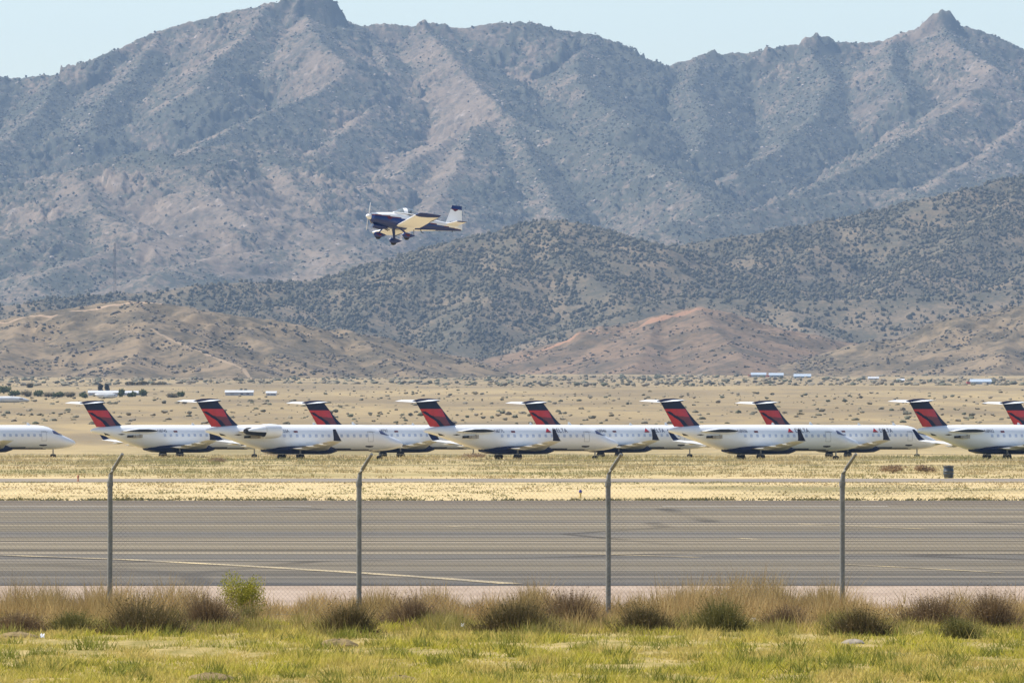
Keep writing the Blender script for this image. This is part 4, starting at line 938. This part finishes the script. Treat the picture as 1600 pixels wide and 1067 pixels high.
# ------------------------------------------------------------------ airfield bits
DBT = leafy('tumbleweed', [(.30, .20, .11), (.38, .26, .14), (.24, .155, .085), (.42, .30, .17)], .25)
for px, py, wd, hp, lab in ((436, 716, 70, 17, 'brown dead brush heaped under the tail of the jet with the engine pod'), (735, 716, 44, 9, 'low dark brush under the belly of the near lettered jet'),
        (1395, 739, 46, 15, 'brown dead brush left of the dark drum'), (1447, 738, 34, 16, 'reddish dry brush close beside the dark drum'), (333, 722, 40, 8, 'low brown brush in front of the engine pod jet tail')):
    p = gpt(px, py); s = FPX/p.y; me = plant('dead_brush', DBT, 700, wd/1.7/s, hp*.9/s, .13, 7, 12, px)
    props(link_mesh('dead_brush', me, p-Vector((0, 0, .03))), lab, 'brush', 'dead brush on the airfield')
p = gpt(1482, 747); dr = empty('steel_drum', p); props(dr, 'dark bulging steel drum with a lid standing in dry grass', 'drum')
def dring(z, r_): return [Vector((r_*math.cos(q), r_*math.sin(q), z)) for q in np.linspace(0, 2*math.pi, 28, endpoint=False)]
DRUM = simple('dark_grey_drum_paint', (.05, .06, .07), .4, .5, 0, .4, 3)
MB().loft([dring(0, .27), dring(.1, .30), dring(.25, .325), dring(.26, .335), dring(.28, .335), dring(.29, .33), dring(.42, .33), dring(.43, .338), dring(.45, .338), dring(.46, .328), dring(.6, .31), dring(.68, .285)]).build('drum_body', DRUM, dr)
MB().loft([dring(.685, .33), dring(.70, .345), dring(.76, .34), dring(.78, .30), dring(.785, .05)]).build('lid', simple('black_lid', (.03, .032, .036), .5, .4), dr)
MB().loft([dring(.786, .05), dring(.82, .05), dring(.825, .02)]).build('lid_knob', STEEL, dr)
def edge_light(px, py, base, top, lab):
    p = gpt(px, py); e = empty('edge_light', p); props(e, lab, 'light')
    MB().loft([[Vector((r_*math.cos(q), r_*math.sin(q), z*.7)) for q in np.linspace(0, 6.283, 14, endpoint=False)] for z, r_ in ((0, .1), (.04, .1), (.05, .04), (.28, .04), (.30, .07), (.34, .07))]).build('stem', base, e)
    MB().loft([[Vector((r_*math.cos(q), r_*math.sin(q), z*.7)) for q in np.linspace(0, 6.283, 14, endpoint=False)] for z, r_ in ((.342, .07), (.44, .07), (.52, .045), (.54, .01))]).build('lens', top, e)
OR = simple('orange_paint', (.60, .24, .11), .5, .4); YP = simple('yellow_paint', (.50, .38, .12), .5, .4); BL = simple('blue_lens', (.06, .05, .22), .2, .5)
edge_light(907, 778, YP, BL, 'small blue topped light on a yellow stem left of the third fence post')
edge_light(122, 752, OR, OR, 'small orange marker beside the old taxiway left of the first fence post')

# ------------------------------------------------------------------ far buildings, trees and mast
RWH = simple('white_metal_roof', (.55, .55, .55), .45, .4, 0, .1, 1); GRW = simple('blue_grey_wall', (.36, .42, .48), .7, .3, 0, .15, 1); PLW = simple('pale_grey_wall', (.50, .50, .52), .7, .3, 0, .15, 1); RDW = simple('red_wall', (.42, .06, .04), .7, .3)
def shed(px0, px1, py, hpx, wallm, roofm, label, roofd=.35, depth=7.0, endm=None):
    a = gpt(px0, py); Y = a.y; s = FPX/Y; L = (px1-px0)/s; H = hpx/s; z0 = a.z-.25
    x = ((px0+px1)/2-800)/s
    o = empty('storage_building', (x, Y+depth/2, z0)); props(o, label, 'building')
    hw = H*(1-roofd)+.25
    MB().box((0, 0, hw/2), (L, depth, hw)).build('wall', wallm, o, False)
    MB().loft([[Vector((sx*(L/2+.2), y, z)) for y, z in ((-depth/2-.3, hw+.005), (0, H+.25), (depth/2+.3, hw+.005))] for sx in (-1, 1)]).build('roof', roofm, o, False)
    MB().box((-L*.25, -depth/2-.02, hw*.42), (min(1.2, L*.12), .06, hw*.8)).build('door', simple_grey, o, False)
    for k in (.1, .32): MB().box((L*k, -depth/2-.02, hw*.55), (min(1.2, L*.1), .06, hw*.3)).build('window', COCK, o, False)
    if endm: MB().box((-L/2-.75, 0, hw/2), (1.5, depth*.96, hw*1.02)).build('annex', endm, o, False)
    return o
shed(352, 395, 617, 7.5, PLW, RWH, 'long white roofed building on the plain above the tails of the second and third jets', .45)
shed(416, 431, 617, 6, PLW, RWH, 'small pale shed just right of the long white roofed building', .5)
shed(138, 186, 617, 7, PLW, RWH, 'white roofed building behind the two dark columnar trees', .5)
shed(184, 221, 617, 6.5, PLW, RWH, 'white roofed building between the columnar trees and the round green bush', .5)
shed(962, 992, 582.5, 6.5, GRW, GRW, 'blue grey building at the foot of the red brown hill', .6)
shed(1174, 1197, 588, 6, GRW, GRW, 'blue grey shed with a red end, left one of the pair at the hill foot', .6, 7, RDW)
shed(1202, 1224, 588.5, 6, GRW, GRW, 'blue grey shed with a red end, right one of the pair at the hill foot', .6, 7, RDW)
shed(1241, 1267, 590.5, 6.5, GRW, GRW, 'blue grey shed standing just right of the red ended pair', .6)
shed(1517, 1549, 599.5, 7.5, GRW, GRW, 'blue grey shed with a bright red end at far right', .6, 7, RDW)
shed(1357, 1373, 592.5, 4, PLW, RWH, 'small white roofed hut between the blue grey sheds', .6, 5)
shed(1402, 1413, 595.5, 4, PLW, RWH, 'tiny white hut right of the small white roofed hut', .6, 5)
# old fuselages lying in the far field
def hull(px0, px1, py, hpx, label):
    a = gpt(px1, py); s = FPX/a.y; L = (px1-px0)/s; Rr = hpx/2/s
    o = empty('stored_fuselage', a); props(o, label, 'aircraft hulk')
    prof = [(0, .06, -.3), (.03, .35, -.22), (.08, .6, -.12), (.16, .85, -.03), (.24, 1, 0), (.8, 1, 0), (.93, .7, .2), (1, .25, .5)]
    MB().loft([[Vector((-q*L, Rr*k*math.cos(t_), Rr+Rr*e+Rr*k*math.sin(t_))) for t_ in np.linspace(0, 2*math.pi, 20, endpoint=False)] for q, k, e in prof]).build('hull', WINGM, o)
    MB().box((-L*.12, -Rr*.62, Rr*1.25), (L*.05, Rr*.5, Rr*.3)).build('cockpit_window', COCK, o, False)
    MB().loft([[Vector((-L*.5+dx, y, Rr*.55+dz)) for dx, dz in ((-.5, 0), (0, .08), (.5, 0), (0, -.08))] for y in (-Rr*3.2, Rr*3.2)]).build('wing', WINGM, o)
hull(-60, 46, 629, 10, 'pale aircraft fuselage lying on the plain at the left edge')
hull(148, 184, 622, 8, 'pale aircraft body parked in front of the white roofed building and columnar trees')
CYP = leafy('cypress_leaves', [(.05, .055, .035), (.07, .07, .045), (.06, .05, .04)], .1); BARK = simple('bark', (.12, .09, .07), .9, .2, 0, .3, 6)
def tree(px, py, wpx, hpx, mat, label, name, grp, n=900):
    p = gpt(px, py); s = FPX/p.y; o = empty(name, p-Vector((0, 0, .1))); props(o, label, 'tree', grp)
    me = plant('crown', mat, n, wpx/2/s*1.3, hpx/s, .45, 9, 0, int(px*7)); c = link_mesh('crown', me, (0, 0, hpx/s*.08)); c.parent = o
    MB().tube([(0, 0, 0), (.05, 0, hpx/s*.35), (0, .05, hpx/s*.7)], [.2, .14, .05], 8).build('trunk', BARK, o)
for px, lab in ((157, 'dark columnar tree, left one of the two before the white roofs'), (167.5, 'dark columnar tree, right one of the two before the white roofs')):
    tree(px, 614.5, 5, 13.5, CYP, lab, 'columnar_tree', 'columnar trees by the far buildings')
FB = [(6, 615, 26, 12, GRN), (24, 618, 22, 9, GRN), (42, 619, 20, 8, SAGE), (60, 619, 22, 9, GRN), (76, 620, 18, 7, SAGE), (92, 620, 20, 8, GRN), (112, 620, 22, 7, SAGE), (130, 621, 18, 8, GRN), (191, 620, 12, 12, GRN), (206, 620, 14, 8, GRN), (224, 619, 16, 11, GRN), (270, 621, 18, 6, SAGE), (282, 620, 14, 8, GRN), (48, 607, 12, 8, DRK), (205, 603, 22, 6, DRK), (222, 603, 24, 8, DRK), (247, 603, 26, 6, DRK)]
BLAB = ['leafy green bush at the far left edge of the bush row', 'green bush second in the row at far left', 'grey bush third in the row at far left', 'green bush fourth in the far left row', 'low grey bush in the middle of the far left row', 'green bush in the right half of the far left row', 'low grey bush before the white fuselage body', 'green bush left of the columnar trees', 'narrow green bush between the white roofs', 'green bush before the right white roof', 'round green bush at the right end of the white roofs', 'low grey bush right of the round green bush', 'small green bush furthest right in the row', 'lone dark bush above the far left bush row', 'dark bush, left of the three on the slope above the white roofs', 'dark bush, middle of the three on the slope above the white roofs', 'dark bush, right of the three on the slope above the white roofs']
for (px, py, wp, hp, m), lab in zip(FB, BLAB):
    p = gpt(px, py); s = FPX/p.y; me = plant('field_bush', m, 700, wp/2/s, hp/s, .5, 6, 6, int(px*5))
    props(link_mesh('field_bush', me, p-Vector((0, 0, .1))), lab, 'bush', 'bushes by the far buildings')
# lattice mast
mp = at(179, 470, 5600.0); zg = max(float(gz(5600)), mp.z-4); mast = MB(); HM = at(179, 380, 5600.0).z - zg; wd = 1.1
for k in range(3):
    a = 2.094*k; mast.tube([(wd*math.cos(a), wd*math.sin(a), -3), (wd*.45*math.cos(a), wd*.45*math.sin(a), HM)], .13, 6)
nb = 16
for j in range(nb):
    for k in range(3):
        a, b = 2.094*k, 2.094*(k+1); q0, q1 = j/nb, (j+1)/nb; w0, w1 = wd*(1-.55*q0), wd*(1-.55*q1)
        mast.tube([(w0*math.cos(a), w0*math.sin(a), HM*q0), (w1*math.cos(b), w1*math.sin(b), HM*q1)], .06, 4)
        mast.tube([(w1*math.cos(a), w1*math.sin(a), HM*q1), (w1*math.cos(b), w1*math.sin(b), HM*q1)], .06, 4)
mt = empty('radio_mast', (mp.x, 5600, zg)); props(mt, 'tall lattice radio mast rising behind the brown hill at left', 'mast')
mast.build('lattice', simple('mast_grey', (.14, .14, .15), .6, .4, .3), mt, False)
MB().box((-.9, -.9, HM*.38), (1.6, .5, .7)).build('dish', RWH, mt, False)
for q in (.62, .88): MB().box((0, -.9, HM*q), (1.9, .4, 1.6)).build('antenna_panel', simple('mast_panel', (.2, .2, .21), .6, .3), mt, False)

# ------------------------------------------------------------------ haze: one even box of air round the whole place
hz = bpy.data.materials.new('haze_air'); hz.use_nodes = True; hn = hz.node_tree; hn.nodes.clear()
ho = hn.nodes.new('ShaderNodeOutputMaterial'); pv = hn.nodes.new('ShaderNodeVolumePrincipled')
pv.inputs['Color'].default_value = (.52, .72, 1.0, 1); pv.inputs['Density'].default_value = 3.9e-5; pv.inputs['Anisotropy'].default_value = 0.0
hn.links.new(pv.outputs[0], ho.inputs['Volume'])
try: hz.cycles.homogeneous_volume = True
except Exception: pass
hb = MB().box((0, 6600, 299.35), (19000, 14200, 601.3)).build('haze', hz, smooth=False); props(hb, 'pale blue haze hanging over the plain and mountains', 'haze', kind='stuff')
